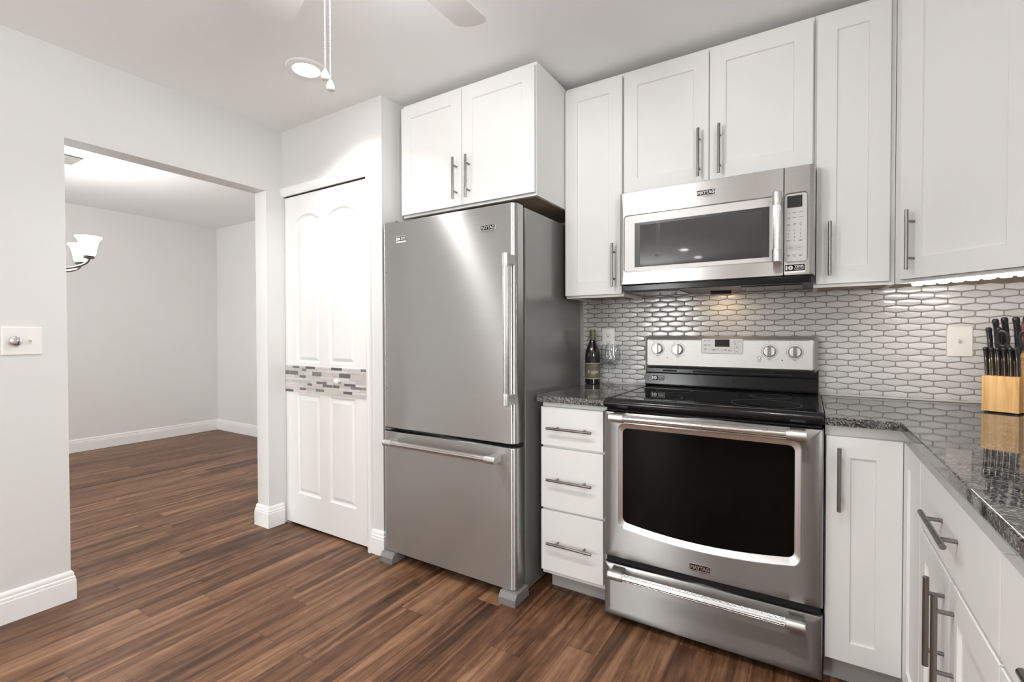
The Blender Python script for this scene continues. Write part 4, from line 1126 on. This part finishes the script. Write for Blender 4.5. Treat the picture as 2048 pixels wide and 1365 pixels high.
# ------------------------------------------------------------------ ceiling fan with pull chains
HX, HY = -.012, -1.818
fan = thing('ceiling_fan', 'white ceiling fan with wide blades and two beaded pull chains', 'ceiling fan', (HX, HY, ZC), local=True)
part('motor_housing', MB().lathe([(0, -.0005), (.072, -.0005), (.078, -.010), (.070, -.045), (.050, -.070), (.085, -.090), (.118, -.115), (.124, -.170), (.110, -.215), (.080, -.235), (.070, -.262), (0, -.262)], (0, 0, 0), 'z', 48), FANW, fan)
part('light_bowl', MB().lathe([(0, -.2625), (.080, -.2625), (.105, -.285), (.115, -.320), (.105, -.360), (.075, -.392), (.035, -.408), (0, -.411)], (0, 0, 0), 'z', 48), FANLAMP, fan, 'frosted glowing light bowl', 60)
ang0 = math.atan2(-1.270 - HY, -.003 - HX)
for k in range(5):
    a = ang0 + k * 2 * pi / 5
    m = MB()
    def st(x, w, z, th=.006): return [(x, -w / 2, z - .09 * w), (x, w / 2, z + .09 * w), (x, w / 2, z + .09 * w + th), (x, -w / 2, z - .09 * w + th)]
    out = [(.170, .085), (.180, .098), (.30, .112), (.42, .121), (.500, .125), (.528, .124), (.541, .117), (.549, .104), (.555, .078), (.559, .040), (.560, .010)]
    m.loft([st(x, w, -.2620) for x, w in out])
    m.xform(Matrix.Rotation(a, 4, 'Z'))
    bl = part('blade', m, FANW, fan, None, 40)
    m = MB().box(.095, .215, -.018, .018, -.2490, -.2440, .002).box(.175, .235, -.030, .030, -.2572, -.2500, .002).box(.195, .215, -.012, .012, -.2520, -.2440, .002)
    m.xform(Matrix.Rotation(a, 4, 'Z'))
    part('blade_iron', m, FANW, bl)
for cx, cy, zb, lab in ((.0063, -.0117, 1.7690, 'pull chain ending higher'), (-.0048, .0110, 1.7580, 'pull chain ending lower')):
    m = MB(); ztop = -.400; z1 = zb - ZC
    n = int((ztop - z1 - .026) / .0048)
    for i in range(n): m.ball((cx, cy, ztop - i * .0048), .0019, 8)
    m.cyl((cx, cy, ztop + .02), (cx, cy, z1 + .024), .0007, 6)
    pc = part('pull_chain', m, CHAINW, fan, lab, 60)
    part('chain_pendant', MB().lathe([(.0012, .026), (.0035, .024), (.0072, .016), (.0098, .008), (.0092, .0025), (.0065, .0005), (0, 0)], (cx, cy, z1), 'z', 20), WPLAST, pc, 'white drop-shaped pendant', 60)

# ------------------------------------------------------------------ recessed ceiling lights
def downlight(label, loc):
    t = thing('recessed_ceiling_light', label, 'ceiling light', loc, local=True, group='recessed ceiling lights')
    n = [(.0925, -.0004), (.0925, -.004), (.0885, -.0075), (.0640, -.0105), (.0620, -.0098), (.0615, -.0004)]
    m = MB(); seg = 48
    loops = [[(r * cos(2 * pi * k / seg), r * sin(2 * pi * k / seg), h) for k in range(seg)] for r, h in n + [n[0]]]
    m.loft(loops, False, False)
    part('trim_ring', m, TRIM, t)
    l = bpy.data.lights.new('downlight_beam', 'AREA'); l.shape = 'DISK'; l.size = .120; l.energy = W_DOWN
    l.spread = radians(122); l.color = (1.0, .985, .965)
    lo = bpy.data.objects.new('downlight_beam', l); COL.objects.link(lo); lo.parent = t; lo.location = (0, 0, -.0098)
    part('lens', MB().lathe([(0, -.0006), (.0612, -.0006), (.0612, -.0085), (0, -.0092)], (0, 0, 0), 'z', 40), LAMP, t, 'bright glowing lens')
    return t
downlight('round recessed ceiling light glowing beside the fan pull chains', (-1.113, -1.098, ZC))
downlight('recessed ceiling light out of view above the corner counter', (.75, -1.95, ZC))
downlight('recessed ceiling light out of view behind the camera on the left', (-1.10, -3.60, ZC))
downlight('recessed ceiling light out of view behind the camera on the right', (.75, -3.60, ZC))
downlight('recessed ceiling light far behind the camera, reflected in the microwave door', (-.66, -5.75, ZC))
downlight('recessed ceiling light farthest behind the camera, reflected low in the microwave door', (-.62, -6.60, ZC))

# ------------------------------------------------------------------ dining room: chandelier and vent
CX, CY = -3.545, -1.513
ch = thing('chandelier', 'brushed nickel chandelier with upturned white glass shades in the dining room', 'chandelier', (CX, CY, ZD), local=True)
part('canopy', MB().lathe([(0, -.0004), (.062, -.0004), (.060, -.012), (.030, -.026), (.010, -.030), (0, -.030)], (0, 0, 0), 'z', 32), NICKEL, ch)
m = MB().cyl((0, 0, -.03), (0, 0, -.70), .007, 14)
m.lathe([(.007, -.66), (.020, -.69), (.032, -.74), (.030, -.80), (.036, -.835), (.022, -.865), (.008, -.885), (0, -.895)], (0, 0, 0), 'z', 24)
part('stem', m, DARKNICKEL, ch)
a0 = math.atan2(-1.268 - CY, -3.288 - CX)
ZS = 1.737 - ZD
for k in range(5):
    Rz = Matrix.Rotation(a0 + k * 2 * pi / 5, 4, 'Z')
    m = MB()
    pts = []
    for i in range(17):
        f = i / 16
        g_ = max(0.0, (f - .45) / .55)
        x = .028 + .150 * min(1, f / .45) + .178 * sin(g_ * pi / 2)
        z = -.842 - .024 * sin(pi / 2 * min(1, f / .45)) + (ZS - .020 + .866) * (1 - cos(g_ * pi / 2))
        pts.append((x, 0, z))
    m.tube(pts, .0085, 10)
    m.lathe([(.010, ZS - .024), (.030, ZS - .018), (.033, ZS - .010), (.026, ZS - .004), (.033, ZS), (.026, ZS + .004), (0, ZS + .004)], (.356, 0, 0), 'z', 24)
    m.xform(Rz)
    arm = part('arm', m, DARKNICKEL, ch)
    m = MB()
    n = [(.0335, .004), (.0370, .010), (.0420, .040), (.0480, .075), (.0570, .105), (.0690, .124), (.0740, .129), (.0725, .1305), (.0670, .1265), (.0545, .107), (.0455, .077), (.0395, .041), (.0340, .012), (0, .010)]
    m.lathe([(r, ZS + h) for r, h in n], (.356, 0, 0), 'z', 40)
    m.xform(Rz)
    part('glass_shade', m, SHADE, arm, 'glowing white bell-shaped glass shade', 60)
vn = thing('air_vent', 'white louvred air vent in the dining room ceiling', 'air vent', (-3.80, -1.33, ZD), local=True)
m = MB()
m.box(-.150, .150, -.185, -.160, -.006, -.0004, .001); m.box(-.150, .150, .160, .185, -.006, -.0004, .001); m.box(-.150, -.128, -.160, .160, -.006, -.0004, .001); m.box(.128, .150, -.160, .160, -.006, -.0004, .001)
part('frame', m, WPLAST, vn)
m = MB()
for i in range(9):
    x = -.112 + i * .028
    m.loft([[(x - .010, y, -.0015), (x - .0085, y, -.0010), (x + .010, y, -.0150), (x + .0085, y, -.0155)] for y in (-.159, .159)])
part('louvres', m, WPLAST, vn)
part('backing', MB().box(-.127, .127, -.159, .159, -.0010, -.0004), FOOTGREY, vn, 'grey sheet in place of the shaded duct behind the louvres')  # grey sheet stands in for the shade inside the duct
